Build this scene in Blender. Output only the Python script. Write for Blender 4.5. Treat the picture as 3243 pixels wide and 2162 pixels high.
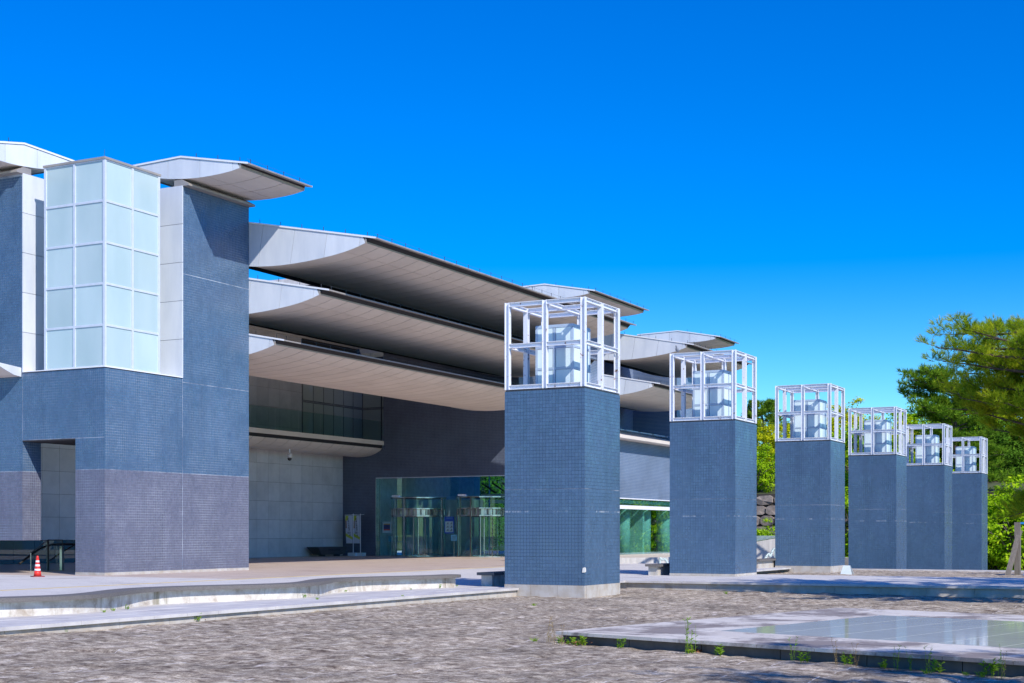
import bpy, bmesh, math, random
import numpy as np
from mathutils import Vector, Matrix
R = math.radians
for o in list(bpy.data.objects): bpy.data.objects.remove(o, do_unlink=True)
scn = bpy.context.scene
COL = scn.collection

# ------------------------------------------------------------------ camera, sky, sun, exposure
TH = R(27.29)                       # x = along the pillar row, y = across to the museum, z = up, plaza at z 0
FPX, CXP, HYP, CAMH = 4540.0, 1621.5, 1683.5, 1.5
cam_d = bpy.data.cameras.new('camera'); cam = bpy.data.objects.new('camera', cam_d); COL.objects.link(cam)
cam.location = (0, 0, CAMH); cam.rotation_euler = (R(90), 0, TH - R(90))
cam_d.sensor_width = 36; cam_d.lens = 36*FPX/3243; cam_d.shift_y = (HYP-1081)/3243
cam_d.clip_start = .1; cam_d.clip_end = 5000
scn.camera = cam
SUN = Vector((.59, 1.0, -.935)).normalized()      # direction the light travels
SUN_EL = math.asin(-SUN.z)
world = bpy.data.worlds.new('World'); scn.world = world; world.use_nodes = True
wn = world.node_tree.nodes; wl = world.node_tree.links
sky = wn.new('ShaderNodeTexSky'); sky.sky_type = 'NISHITA'; sky.sun_disc = False
sky.sun_elevation = SUN_EL
sky.sun_rotation = math.atan2(-SUN.x, -SUN.y)
sky.altitude = 0; sky.air_density = 1.0; sky.dust_density = .05; sky.ozone_density = 4.0
hsv = wn.new('ShaderNodeHueSaturation'); hsv.inputs['Saturation'].default_value = 1.62; hsv.inputs['Hue'].default_value = .518; hsv.inputs['Value'].default_value = 1.04
bg = wn['Background']; bg.inputs['Strength'].default_value = .14
wl.new(sky.outputs[0], hsv.inputs['Color']); tint = wn.new('ShaderNodeMix'); tint.data_type = 'RGBA'; tint.blend_type = 'MULTIPLY'; tint.inputs[0].default_value = 1; tint.inputs[7].default_value = (.58, .94, 1.0, 1)
wl.new(hsv.outputs[0], tint.inputs[6]); wl.new(tint.outputs[2], bg.inputs['Color'])
sun_d = bpy.data.lights.new('sun', 'SUN'); sun_d.energy = 4.2; sun_d.angle = R(.53); sun_d.color = (1, .94, .86)
sun = bpy.data.objects.new('sun', sun_d); COL.objects.link(sun); sun.location = (0, -20, 40)
sun.rotation_euler = SUN.to_track_quat('-Z', 'Y').to_euler()
vs = scn.view_settings; vs.view_transform = 'Standard'; vs.look = 'None'; vs.gamma = 1; vs.exposure = .32
vs.use_curve_mapping = False
scn.render.engine = 'CYCLES'

FW = np.array([math.cos(TH), math.sin(TH), 0]); RT = np.array([math.sin(TH), -math.cos(TH), 0])
def ray(x, y): return FW*FPX + RT*(x-CXP) + np.array([0, 0, HYP-y])
def on(x, y, ax, val):              # photo pixel -> point on the plane axis = val
    o = np.array([0, 0, CAMH]); d = ray(x, y); return o + d*((val-o[ax])/d[ax])
def at_depth(x, y, dep): return np.array([0, 0, CAMH]) + ray(x, y)*(dep/FPX)

# ------------------------------------------------------------------ materials
MATS = {}
def new_mat(name):
    m = bpy.data.materials.new(name); m.use_nodes = True
    nt = m.node_tree; b = nt.nodes['Principled BSDF']; MATS[name] = m
    return m, nt, b
def N(nt, typ, **kw):
    n = nt.nodes.new(typ)
    for k, v in kw.items():
        if k in n.inputs.keys() if hasattr(n.inputs, 'keys') else False: n.inputs[k].default_value = v
        else: setattr(n, k, v)
    return n
def ramp(nt, stops):
    r = nt.nodes.new('ShaderNodeValToRGB'); e = r.color_ramp.elements
    while len(e) < len(stops): e.new(.5)
    for i, (p, c) in enumerate(stops):
        e[i].position = p; e[i].color = (c[0], c[1], c[2], 1) if not isinstance(c, (int, float)) else (c, c, c, 1)
    return r
def noise(nt, scale, detail=4, rough=.55, vec=None, dist=0):
    n = nt.nodes.new('ShaderNodeTexNoise'); n.inputs['Scale'].default_value = scale
    n.inputs['Detail'].default_value = detail; n.inputs['Roughness'].default_value = rough
    n.inputs['Distortion'].default_value = dist
    if vec is not None: nt.links.new(vec, n.inputs['Vector'])
    return n
def pos(nt, scale=(1, 1, 1)):
    g = nt.nodes.new('ShaderNodeNewGeometry'); mp = nt.nodes.new('ShaderNodeMapping')
    mp.inputs['Scale'].default_value = scale; nt.links.new(g.outputs['Position'], mp.inputs['Vector'])
    return mp.outputs[0]
def mixc(nt, fac, a, b, typ='MIX'):
    m = nt.nodes.new('ShaderNodeMix'); m.data_type = 'RGBA'; m.blend_type = typ
    for sock, val in ((m.inputs[0], fac), (m.inputs[6], a), (m.inputs[7], b)):
        if isinstance(val, (int, float)): sock.default_value = val
        elif isinstance(val, (tuple, list)): sock.default_value = (val[0], val[1], val[2], 1)
        else: nt.links.new(val, sock)
    return m.outputs[2]
def bump(nt, b, h, strength=.3, dist=.01):
    n = nt.nodes.new('ShaderNodeBump'); n.inputs['Strength'].default_value = strength; n.inputs['Distance'].default_value = dist
    nt.links.new(h, n.inputs['Height']); nt.links.new(n.outputs[0], b.inputs['Normal'])
def simple(name, c, rough=.5, metal=0, var=.12, scale=3, spec=.5, stretch=(1, 1, 1), c2=None, bmp=0, island=0):
    m, nt, b = new_mat(name)
    v = pos(nt, stretch); n = noise(nt, scale, 5, .6, v)
    c2 = c2 or tuple(x*(1-var*2) for x in c)
    r = ramp(nt, [(.3, c2), (.62, c)]); nt.links.new(n.outputs[0], r.inputs[0]); out = r.outputs[0]
    if island:
        g = nt.nodes.new('ShaderNodeNewGeometry'); rr = ramp(nt, [(0, 1-island), (1, 1)]); oi = nt.nodes.new('ShaderNodeObjectInfo')
        ra = nt.nodes.new('ShaderNodeMath'); ra.operation = 'ADD'; rf = nt.nodes.new('ShaderNodeMath'); rf.operation = 'FRACT'
        nt.links.new(g.outputs['Random Per Island'], ra.inputs[0]); nt.links.new(oi.outputs['Random'], ra.inputs[1]); nt.links.new(ra.outputs[0], rf.inputs[0]); nt.links.new(rf.outputs[0], rr.inputs[0]); out = mixc(nt, 1.0, out, rr.outputs[0], 'MULTIPLY')
    nt.links.new(out, b.inputs['Base Color'])
    b.inputs['Roughness'].default_value = rough; b.inputs['Metallic'].default_value = metal
    b.inputs['Specular IOR Level'].default_value = spec
    if bmp: bump(nt, b, n.outputs[0], bmp, .02)
    return m

def tile_mat(name, c, c2, rough=.28, spec=.6):
    m, nt, b = new_mat(name)
    g = nt.nodes.new('ShaderNodeNewGeometry')
    r = ramp(nt, [(0, c2), (.5, c), (1, tuple(min(1, x*1.12) for x in c))]); nt.links.new(g.outputs['Random Per Island'], r.inputs[0])
    n = noise(nt, .55, 4, .6, pos(nt, (1, 1, .6))); rr = ramp(nt, [(.3, .92), (.7, 1.06)]); nt.links.new(n.outputs[0], rr.inputs[0])
    col_ = mixc(nt, 1.0, r.outputs[0], rr.outputs[0], 'MULTIPLY')
    st = noise(nt, 3.0, 4, .6, pos(nt, (1, 1, .07))); sr = ramp(nt, [(.34, .90), (.48, 1.0)]); nt.links.new(st.outputs[0], sr.inputs[0]); col_ = mixc(nt, 1.0, col_, sr.outputs[0], 'MULTIPLY')
    sz = nt.nodes.new('ShaderNodeSeparateXYZ'); nt.links.new(g.outputs['Position'], sz.inputs[0])
    cmp = nt.nodes.new('ShaderNodeMath'); cmp.operation = 'COMPARE'; cmp.inputs[1].default_value = 2.035; cmp.inputs[2].default_value = .022; nt.links.new(sz.outputs[2], cmp.inputs[0])
    en = noise(nt, 2.4, 6, .8, pos(nt, (1, 1, .3))); er = ramp(nt, [(.5, 0), (.6, .6)]); nt.links.new(en.outputs[0], er.inputs[0])
    em = nt.nodes.new('ShaderNodeMath'); em.operation = 'MULTIPLY'; nt.links.new(cmp.outputs[0], em.inputs[0]); nt.links.new(er.outputs[0], em.inputs[1])
    col_ = mixc(nt, em.outputs[0], col_, (.45, .5, .57)) if name == 'tile_blue' else col_
    nt.links.new(col_, b.inputs['Base Color'])
    n2 = noise(nt, 2.2, 3, .5, pos(nt)); r2 = ramp(nt, [(.3, rough*.75), (.7, rough*1.5)]); nt.links.new(n2.outputs[0], r2.inputs[0])
    nt.links.new(r2.outputs[0], b.inputs['Roughness']); b.inputs['Specular IOR Level'].default_value = spec
    return m
tile_mat('tile_blue', (.069, .130, .226), (.064, .121, .212))
tile_mat('tile_violet', (.135, .142, .200), (.122, .130, .186), .35)
def grout_mat(name, dark, light, lo=.5, hi=.62):
    m, nt, b = new_mat(name)
    n = noise(nt, .9, 6, .7, pos(nt)); r = ramp(nt, [(lo-.12, dark), (hi, light)]); nt.links.new(n.outputs[0], r.inputs[0])
    nt.links.new(r.outputs[0], b.inputs['Base Color']); b.inputs['Roughness'].default_value = .85
grout_mat('grout_pillar', (.055, .10, .17), (.38, .42, .5), .55, .68)
grout_mat('grout_tower', (.11, .15, .23), (.46, .52, .6), .48, .64)

def tile_grid_mat(name, axis, tile, tile2, grout, rough=.3, pitch=.0935):
    m, nt, b = new_mat(name)
    g = nt.nodes.new('ShaderNodeNewGeometry'); s = nt.nodes.new('ShaderNodeSeparateXYZ'); cb = nt.nodes.new('ShaderNodeCombineXYZ')
    nt.links.new(g.outputs['Position'], s.inputs[0]); nt.links.new(s.outputs['XY'.index(axis)], cb.inputs[0]); nt.links.new(s.outputs[2], cb.inputs[1])
    br = nt.nodes.new('ShaderNodeTexBrick'); br.offset = 0; br.squash = 1
    for k, v in (('Scale', 1), ('Mortar Size', .0055), ('Mortar Smooth', .1), ('Brick Width', pitch), ('Row Height', pitch), ('Bias', 0)): br.inputs[k].default_value = v
    br.inputs['Color1'].default_value = (*tile, 1); br.inputs['Color2'].default_value = (*tile2, 1); br.inputs['Mortar'].default_value = (*grout, 1)
    nt.links.new(cb.outputs[0], br.inputs['Vector'])
    n = noise(nt, .5, 4, .6, pos(nt)); rr = ramp(nt, [(.3, .8), (.7, 1.15)]); nt.links.new(n.outputs[0], rr.inputs[0])
    nt.links.new(mixc(nt, 1.0, br.outputs[0], rr.outputs[0], 'MULTIPLY'), b.inputs['Base Color'])
    b.inputs['Roughness'].default_value = rough
    bump(nt, b, br.outputs['Fac'], -.4, .003)
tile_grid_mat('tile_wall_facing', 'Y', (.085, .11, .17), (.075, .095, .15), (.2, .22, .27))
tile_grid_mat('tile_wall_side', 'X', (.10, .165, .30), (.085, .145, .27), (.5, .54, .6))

simple('white_panel', (.72, .76, .81), .42, 0, .10, 1.2, .4, (1, 1, .25), c2=(.58, .63, .70), island=.1)
simple('white_paint', (.82, .84, .88), .4, 0, .04, 3)
simple('lantern_pane', (.74, .87, .89), .25, 0, .04, 2)
simple('lantern_bar', (.46, .56, .68), .4, .1, .04, 4)
simple('steel_white', (.74, .77, .83), .38, 0, .05, 6)
simple('alu_frame', (.70, .74, .80), .35, .2, .05, 4)
simple('soffit', (.75, .67, .60), .6, 0, .06, .6, .3, island=.07)
simple('eave_metal', (.42, .38, .34), .45, .3, .08, 1)
simple('dark_joint', (.03, .03, .035), .9)
simple('roof_metal', (.33, .30, .28), .55, .1)
simple('stone_panel', (.68, .68, .68), .4, 0, .08, 1.5, .5, c2=(.57, .575, .58), island=.14)
simple('stainless', (.62, .6, .56), .22, 1)
simple('mullion_grey', (.30, .31, .31), .5, .2)
simple('dark_steel', (.06, .06, .065), .4, .3)
simple('interior_wall', (.80, .75, .68), .7)
simple('interior_dark', (.08, .085, .09), .8)
simple('interior_floor', (.45, .43, .41), .3)
simple('interior_white', (.84, .82, .77), .6)
simple('concrete', (.52, .50, .47), .8, 0, .15, 1.5, .3, (3, 3, .4))
simple('granite_grey', (.17, .158, .152), .7, 0, .22, 60, .4, bmp=.15)
simple('granite_plinth', (.52, .50, .475), .75, 0, .1, 3, .3, c2=(.40, .35, .29), island=.06)
simple('granite_dark', (.15, .14, .13), .8, 0, .15, 4, .3)
simple('black_stone', (.075, .073, .075), .35)
simple('cone_red', (.75, .035, .025), .45, 0, .05)
simple('cone_white', (.82, .82, .84), .4, 0, .03)
simple('cone_base', (.28, .05, .05), .6)
simple('banner_cloth', (.62, .66, .74), .8, 0, .03)
simple('banner_green', (.55, .62, .08), .8, 0, .03)
simple('banner_brown', (.42, .25, .17), .8, 0, .03)
simple('ink', (.03, .035, .06), .7, 0, .02)
simple('poster_blue', (.02, .10, .55), .5, 0, .02)
simple('poster_pale', (.45, .68, .75), .5, 0, .03)
simple('poster_navy', (.05, .07, .22), .5, 0, .02)
simple('poster_red', (.6, .12, .06), .5, 0, .02)
simple('poster_ochre', (.5, .33, .1), .5, 0, .02)
simple('sign_cyan', (.18, .52, .72), .5, 0, .02)
simple('wood_brown', (.22, .14, .08), .6)
simple('weathered_post', (.23, .20, .17), .7, 0, .2, 3, .3, (6, 6, .5))
simple('sculpture_blue', (.03, .25, .65), .4, 0, .04)
simple('bark', (.11, .08, .065), .9, 0, .25, 6, .2, (2, 2, .6), bmp=.5)
simple('bark_pale', (.22, .19, .16), .9, 0, .2, 6, .2, (2, 2, .6), bmp=.4)
simple('castle_stone', (.33, .28, .25), .9, 0, .2, 2.6, .25, c2=(.17, .15, .14), island=0, bmp=.8)
simple('castle_backing', (.05, .045, .04), .95)
simple('far_ground', (.20, .19, .16), .95, 0, .2, .15)
simple('hill_earth', (.09, .11, .04), .95, 0, .3, .4)
simple('litter', (.40, .17, .07), .8, 0, .25, 9, island=.4)
simple('pigeon_grey', (.25, .27, .32), .6)
simple('tactile', (.62, .46, .16), .7)
simple('sand', (.60, .53, .42), .9, 0, .08, 2)
simple('escalator_belt', (.015, .015, .015), .5)
simple('sandwich_sign', (.66, .75, .80), .5, 0, .05)
simple('rail_green', (.60, .72, .70), .3, .2)

def rust_mat():
    m = simple('steel_rusty', (.80, .83, .90), .4); nt = m.node_tree; b = nt.nodes['Principled BSDF']
    n = noise(nt, 5.5, 6, .7, pos(nt)); r = ramp(nt, [(.6, 0), (.68, 1)]); nt.links.new(n.outputs[0], r.inputs[0])
    nt.links.new(mixc(nt, r.outputs[0], (.74, .77, .83), (.25, .10, .05)), b.inputs['Base Color'])
rust_mat()
def frosted():
    m, nt, b = new_mat('frosted_glass')
    n = noise(nt, .8, 3, .5, pos(nt, (1, 1, .4))); r = ramp(nt, [(.3, (.42, .555, .57)), (.7, (.51, .64, .655))]); nt.links.new(n.outputs[0], r.inputs[0])
    oi = nt.nodes.new('ShaderNodeObjectInfo'); ro = ramp(nt, [(0, .90), (1, 1.04)]); nt.links.new(oi.outputs['Random'], ro.inputs[0])
    nt.links.new(mixc(nt, 1.0, r.outputs[0], ro.outputs[0], 'MULTIPLY'), b.inputs['Base Color']); b.inputs['Roughness'].default_value = .16; b.inputs['Specular IOR Level'].default_value = .55
frosted()
def glass(name, tint, refl=.08, rough=0.0, opac=0.0, body=(.1, .2, .22)):
    m, nt, b = new_mat(name); nt.nodes.remove(b); out = nt.nodes['Material Output']
    tr = nt.nodes.new('ShaderNodeBsdfTransparent'); tr.inputs[0].default_value = (*tint, 1)
    gl = nt.nodes.new('ShaderNodeBsdfGlossy'); gl.inputs['Roughness'].default_value = rough; gl.inputs[0].default_value = (.9, .97, 1, 1)
    ge = nt.nodes.new('ShaderNodeNewGeometry'); dt = nt.nodes.new('ShaderNodeVectorMath'); dt.operation = 'DOT_PRODUCT'
    nt.links.new(ge.outputs['Incoming'], dt.inputs[0]); nt.links.new(ge.outputs['Normal'], dt.inputs[1])
    def mth(op, a, b_=0.0):
        q = nt.nodes.new('ShaderNodeMath'); q.operation = op; q.use_clamp = op in ('ADD',)
        for i_, x in enumerate((a, b_)):
            if isinstance(x, (int, float)): q.inputs[i_].default_value = x
            else: nt.links.new(x, q.inputs[i_])
        return q
    ab = mth('ABSOLUTE', dt.outputs['Value']); om = mth('SUBTRACT', 1.0, ab.outputs[0]); pw = mth('POWER', om.outputs[0], 5.0)
    ad = mth('ADD', mth('MULTIPLY', pw.outputs[0], .9).outputs[0], refl+.03)
    base = tr.outputs[0]
    if opac:
        df = nt.nodes.new('ShaderNodeBsdfDiffuse'); df.inputs[0].default_value = (*body, 1)
        mm = nt.nodes.new('ShaderNodeMixShader'); mm.inputs[0].default_value = opac; nt.links.new(base, mm.inputs[1]); nt.links.new(df.outputs[0], mm.inputs[2]); base = mm.outputs[0]
    mx = nt.nodes.new('ShaderNodeMixShader'); nt.links.new(ad.outputs[0], mx.inputs[0]); nt.links.new(base, mx.inputs[1]); nt.links.new(gl.outputs[0], mx.inputs[2])
    nt.links.new(mx.outputs[0], out.inputs[0])
glass('glass_clear', (.76, .93, .94), .02)
glass('glass_rail', (.78, .88, .85), .02)
glass('glass_gallery', (.68, .93, .90), .16)
glass('glass_teal', (.12, .32, .36), .06, 0, .55, (.05, .2, .26))
glass('glass_dark', (.35, .5, .48), .04, .05, .85, (.55, .60, .56))

def leaf_mat(name, c1, c2, c3, trans=.35):
    m, nt, b = new_mat(name); nt.nodes.remove(b); out = nt.nodes['Material Output']
    g = nt.nodes.new('ShaderNodeNewGeometry'); r = ramp(nt, [(0, c1), (.55, c2), (1, c3)]); n = noise(nt, 1.6, 3, .6, pos(nt)); ma = nt.nodes.new('ShaderNodeMath'); ma.operation = 'MULTIPLY_ADD'; ma.inputs[1].default_value = 2.4; ma.inputs[2].default_value = -.95; nt.links.new(n.outputs[0], ma.inputs[0])
    mh = nt.nodes.new('ShaderNodeMath'); mh.operation = 'MULTIPLY_ADD'; mh.inputs[1].default_value = .45; nt.links.new(g.outputs['Random Per Island'], mh.inputs[0]); nt.links.new(ma.outputs[0], mh.inputs[2]); nt.links.new(mh.outputs[0], r.inputs[0])
    df = nt.nodes.new('ShaderNodeBsdfDiffuse'); tl = nt.nodes.new('ShaderNodeBsdfTranslucent'); mx = nt.nodes.new('ShaderNodeMixShader'); mx.inputs[0].default_value = trans
    nt.links.new(r.outputs[0], df.inputs[0]); nt.links.new(r.outputs[0], tl.inputs[0])
    nt.links.new(df.outputs[0], mx.inputs[1]); nt.links.new(tl.outputs[0], mx.inputs[2]); nt.links.new(mx.outputs[0], out.inputs[0])
leaf_mat('leaf_fresh', (.17, .33, .01), (.31, .53, .014), (.50, .64, .03))
leaf_mat('leaf_yellow', (.32, .40, .012), (.55, .59, .015), (.74, .70, .02))
leaf_mat('leaf_deep', (.05, .12, .012), (.08, .18, .016), (.15, .27, .02), .25)
leaf_mat('needle_near', (.13, .27, .02), (.36, .48, .025), (.68, .66, .05), .48)
leaf_mat('needle_dark', (.075, .17, .016), (.16, .30, .022), (.32, .46, .035), .3)
leaf_mat('weed_leaf', (.14, .28, .02), (.22, .38, .03), (.32, .45, .05))
leaf_mat('weed_dry', (.30, .20, .09), (.38, .28, .13), (.25, .22, .08))

def ground_mat():
    m, nt, b = new_mat('split_stone')
    g = nt.nodes.new('ShaderNodeNewGeometry')
    n1 = noise(nt, .6, 6, .7, pos(nt)); n2 = noise(nt, 4.8, 9, .76, pos(nt, (1.2, .9, 1))); n3 = noise(nt, 42, 6, .7, pos(nt, (1, 1, 1)))
    r1 = ramp(nt, [(.37, (.13, .092, .068)), (.5, (.40, .33, .25)), (.63, (.73, .64, .51))]); nt.links.new(n2.outputs[0], r1.inputs[0])
    r2 = ramp(nt, [(.32, .60), (.66, 1.22)]); nt.links.new(n1.outputs[0], r2.inputs[0])
    c = mixc(nt, 1.0, r1.outputs[0], r2.outputs[0], 'MULTIPLY')
    r3 = ramp(nt, [(.36, .5), (.6, 1.2)]); nt.links.new(n3.outputs[0], r3.inputs[0]); c = mixc(nt, 1.0, c, r3.outputs[0], 'MULTIPLY')
    mu = noise(nt, 1.1, 6, .75, pos(nt, (1, 1.4, 1)), .6); rm = ramp(nt, [(.60, 0), (.70, 1)]); nt.links.new(mu.outputs[0], rm.inputs[0])
    c = mixc(nt, rm.outputs[0], c, (.76, .67, .59))
    br = nt.nodes.new('ShaderNodeTexBrick'); br.offset = .5
    for k_, v_ in (('Scale', 1), ('Mortar Size', .013), ('Mortar Smooth', .6), ('Brick Width', .95), ('Row Height', .5), ('Bias', 0)): br.inputs[k_].default_value = v_
    nd = noise(nt, 1.5, 3, .6, pos(nt)); vd = nt.nodes.new('ShaderNodeVectorMath'); vd.operation = 'MULTIPLY_ADD'; vd.inputs[1].default_value = (.05, .05, 0)
    nt.links.new(nd.outputs['Color'], vd.inputs[0]); nt.links.new(pos(nt), vd.inputs[2]); nt.links.new(vd.outputs[0], br.inputs['Vector'])
    jn = noise(nt, 1.9, 5, .7, pos(nt)); jr = ramp(nt, [(.5, 0), (.58, .85)]); nt.links.new(jn.outputs[0], jr.inputs[0])
    jm = nt.nodes.new('ShaderNodeMath'); jm.operation = 'MULTIPLY'; nt.links.new(br.outputs['Fac'], jm.inputs[0]); nt.links.new(jr.outputs[0], jm.inputs[1])
    c = mixc(nt, jm.outputs[0], c, (.74, .69, .65))
    nt.links.new(c, b.inputs['Base Color']); b.inputs['Roughness'].default_value = .85; b.inputs['Specular IOR Level'].default_value = .25
    bump(nt, b, n3.outputs[0], .6, .03)
ground_mat()
def paving_mat(name, c, c2, stain, rough, bw, bh, joint=.35, stain_lo=.55):
    m, nt, b = new_mat(name)
    p = pos(nt); br = nt.nodes.new('ShaderNodeTexBrick'); br.offset = .5
    for k, v in (('Scale', 1), ('Mortar Size', .006), ('Mortar Smooth', .2), ('Brick Width', bw), ('Row Height', bh), ('Bias', 0)): br.inputs[k].default_value = v
    br.inputs['Color1'].default_value = (*c, 1); br.inputs['Color2'].default_value = (*c2, 1); br.inputs['Mortar'].default_value = tuple(x*joint for x in c)+(1,)
    nt.links.new(p, br.inputs['Vector'])
    n = noise(nt, .45, 7, .68, p); r = ramp(nt, [(stain_lo, 0), (stain_lo+.16, 1)]); nt.links.new(n.outputs[0], r.inputs[0])
    c_ = mixc(nt, r.outputs[0], br.outputs[0], stain, 'MULTIPLY')
    n2 = noise(nt, 25, 4, .6, p); r2 = ramp(nt, [(.3, .86), (.7, 1.06)]); nt.links.new(n2.outputs[0], r2.inputs[0])
    nt.links.new(mixc(nt, 1.0, c_, r2.outputs[0], 'MULTIPLY'), b.inputs['Base Color']); b.inputs['Roughness'].default_value = rough
    b.inputs['Specular IOR Level'].default_value = .35
paving_mat('paving_pale', (.66, .635, .61), (.62, .595, .575), (.62, .6, .62), .6, .9, .6)
paving_mat('paving_brown', (.58, .48, .41), (.53, .43, .37), (.72, .66, .63), .5, .9, .6)
def slab_mat():
    m, nt, b = new_mat('platform_slab')
    oi = nt.nodes.new('ShaderNodeObjectInfo'); r0 = ramp(nt, [(0, (.60, .555, .505)), (1, (.68, .64, .585))]); nt.links.new(oi.outputs['Random'], r0.inputs[0])
    n = noise(nt, .8, 7, .7, pos(nt), .3); r = ramp(nt, [(.46, (1, 1, 1)), (.56, (.42, .39, .40))]); nt.links.new(n.outputs[0], r.inputs[0])
    n2 = noise(nt, 40, 4, .6, pos(nt)); r2 = ramp(nt, [(.3, .88), (.7, 1.05)]); nt.links.new(n2.outputs[0], r2.inputs[0])
    c = mixc(nt, 1.0, r0.outputs[0], r.outputs[0], 'MULTIPLY'); nt.links.new(mixc(nt, 1.0, c, r2.outputs[0], 'MULTIPLY'), b.inputs['Base Color'])
    b.inputs['Roughness'].default_value = .7; b.inputs['Specular IOR Level'].default_value = .15
slab_mat()
simple('edge_slab', (.62, .60, .585), .6, 0, .12, 1.4, .35, c2=(.44, .42, .43))
simple('polished_floor_glass', (.60, .63, .60), .05, 0, .05, 1, .12)
def peel_paint():
    m, nt, b = new_mat('peeling_white')
    n = noise(nt, 2.2, 7, .72, pos(nt)); r = ramp(nt, [(.33, (.34, .28, .22)), (.46, (.54, .50, .45)), (.62, (.70, .69, .67))]); nt.links.new(n.outputs[0], r.inputs[0])
    s = noise(nt, 1.6, 5, .7, pos(nt, (1.6, 1.6, .15))); rs = ramp(nt, [(.34, (.5, .48, .4)), (.44, (1, 1, 1))]); nt.links.new(s.outputs[0], rs.inputs[0])
    nt.links.new(mixc(nt, 1.0, r.outputs[0], rs.outputs[0], 'MULTIPLY'), b.inputs['Base Color']); b.inputs['Roughness'].default_value = .8
peel_paint()

# ------------------------------------------------------------------ helpers
class MB:
    def __init__(s): s.v = []; s.f = []
    def add(s, vs, fs):
        n = len(s.v); s.v += [tuple(map(float, p)) for p in vs]; s.f += [tuple(i+n for i in f) for f in fs]; return s
    def box(s, a, b):
        x0, y0, z0 = (min(p, q) for p, q in zip(a, b)); x1, y1, z1 = (max(p, q) for p, q in zip(a, b))
        return s.add([(x0, y0, z0), (x1, y0, z0), (x1, y1, z0), (x0, y1, z0), (x0, y0, z1), (x1, y0, z1), (x1, y1, z1), (x0, y1, z1)],
                     [(0, 3, 2, 1), (4, 5, 6, 7), (0, 1, 5, 4), (1, 2, 6, 5), (2, 3, 7, 6), (3, 0, 4, 7)])
    def prism(s, prof, fn, a, b):           # prof: closed 2-D outline, fn(p, t) -> 3-D, extruded from t = a to t = b
        n = len(prof); vs = [fn(p, a) for p in prof]+[fn(p, b) for p in prof]
        fs = [tuple(range(n)), tuple(range(2*n-1, n-1, -1))]+[(i, i+n, (i+1) % n+n, (i+1) % n) for i in range(n)]
        return s.add(vs, fs)
    def strip(s, prof, fn, a, b, thick=.02):  # open curve sheet with thickness downwards (0, thick)
        n = len(prof); vs = []
        for t in (a, b):
            for p in prof: vs.append(fn(p, t))
            for p in prof: vs.append(fn((p[0], p[1]+thick), t))
        fs = []
        for i in range(n-1):
            fs += [(i, i+1, 2*n+i+1, 2*n+i), (n+i, 3*n+i, 3*n+i+1, n+i+1), (i, n+i, n+i+1, i+1), (2*n+i, 2*n+i+1, 3*n+i+1, 3*n+i)]
        fs += [(0, 2*n, 3*n, n), (n-1, 2*n-1, 4*n-1, 3*n-1)]
        return s.add(vs, fs)
    def cyl(s, p, q, r0, r1=None, k=8, cap=True):
        r1 = r0 if r1 is None else r1; p = Vector(p); q = Vector(q); d = (q-p).normalized()
        a = d.orthogonal().normalized(); c = d.cross(a); vs = []
        for o, r in ((p, r0), (q, r1)):
            for i in range(k): t = 2*math.pi*i/k; vs.append(o+a*(r*math.cos(t))+c*(r*math.sin(t)))
        fs = [(i, (i+1) % k, (i+1) % k+k, i+k) for i in range(k)]
        if cap: fs += [tuple(range(k-1, -1, -1)), tuple(range(k, 2*k))]
        return s.add(vs, fs)
    def tube(s, pts, rad, k=6):
        for i in range(len(pts)-1):
            r0 = rad[i] if hasattr(rad, '__len__') else rad; r1 = rad[i+1] if hasattr(rad, '__len__') else rad
            s.cyl(pts[i], pts[i+1], r0, r1, k)
        return s
    def lathe(s, c, prof, k=24):
        vs = []; n = len(prof)
        for r, z in prof:
            for i in range(k): t = 2*math.pi*i/k; vs.append((c[0]+r*math.cos(t), c[1]+r*math.sin(t), c[2]+z))
        fs = [(j*k+i, j*k+(i+1) % k, (j+1)*k+(i+1) % k, (j+1)*k+i) for j in range(n-1) for i in range(k)]
        fs += [tuple(range(k-1, -1, -1)), tuple(range((n-1)*k, n*k))]
        return s.add(vs, fs)
    def mesh(s, name, m):
        me = bpy.data.meshes.new(name); me.from_pydata(s.v, [], s.f); me.update()
        if m: me.materials.append(MATS[m])
        return me
    def build(s, name, m, parent=None, kind=None, smooth=False):
        me = s.mesh(name, m)
        if smooth:
            for p in me.polygons: p.use_smooth = True
        return link(name, me, parent, kind)
def link(name, me, parent=None, kind=None):
    o = bpy.data.objects.new(name, me); COL.objects.link(o)
    if parent is not None: adopt(o, parent)
    if kind: o['kind'] = kind
    return o
def wm(o):
    m = Matrix.LocRotScale(o.location, o.rotation_euler, o.scale)
    return wm(o.parent) @ o.matrix_parent_inverse @ m if o.parent else m
def adopt(o, parent): o.parent = parent; o.matrix_parent_inverse = wm(parent).inverted()
def tag(o, label, cat, group=None):
    o['label'] = label; o['category'] = cat
    if group: o['group'] = group
    return o
def thing(name, label, cat, loc=(0, 0, 0), group=None):
    o = bpy.data.objects.new(name, None); COL.objects.link(o); o.location = loc; o.empty_display_size = .3
    return tag(o, label, cat, group)
def copy_tree(o, parent=None):
    c = o.copy(); COL.objects.link(c)
    if parent is not None: c.parent = parent
    for ch in o.children: copy_tree(ch, c)
    return c
def structure(o): o['kind'] = 'structure'; return o
rnd = random.Random(7); nr = np.random.RandomState(5)

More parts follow.
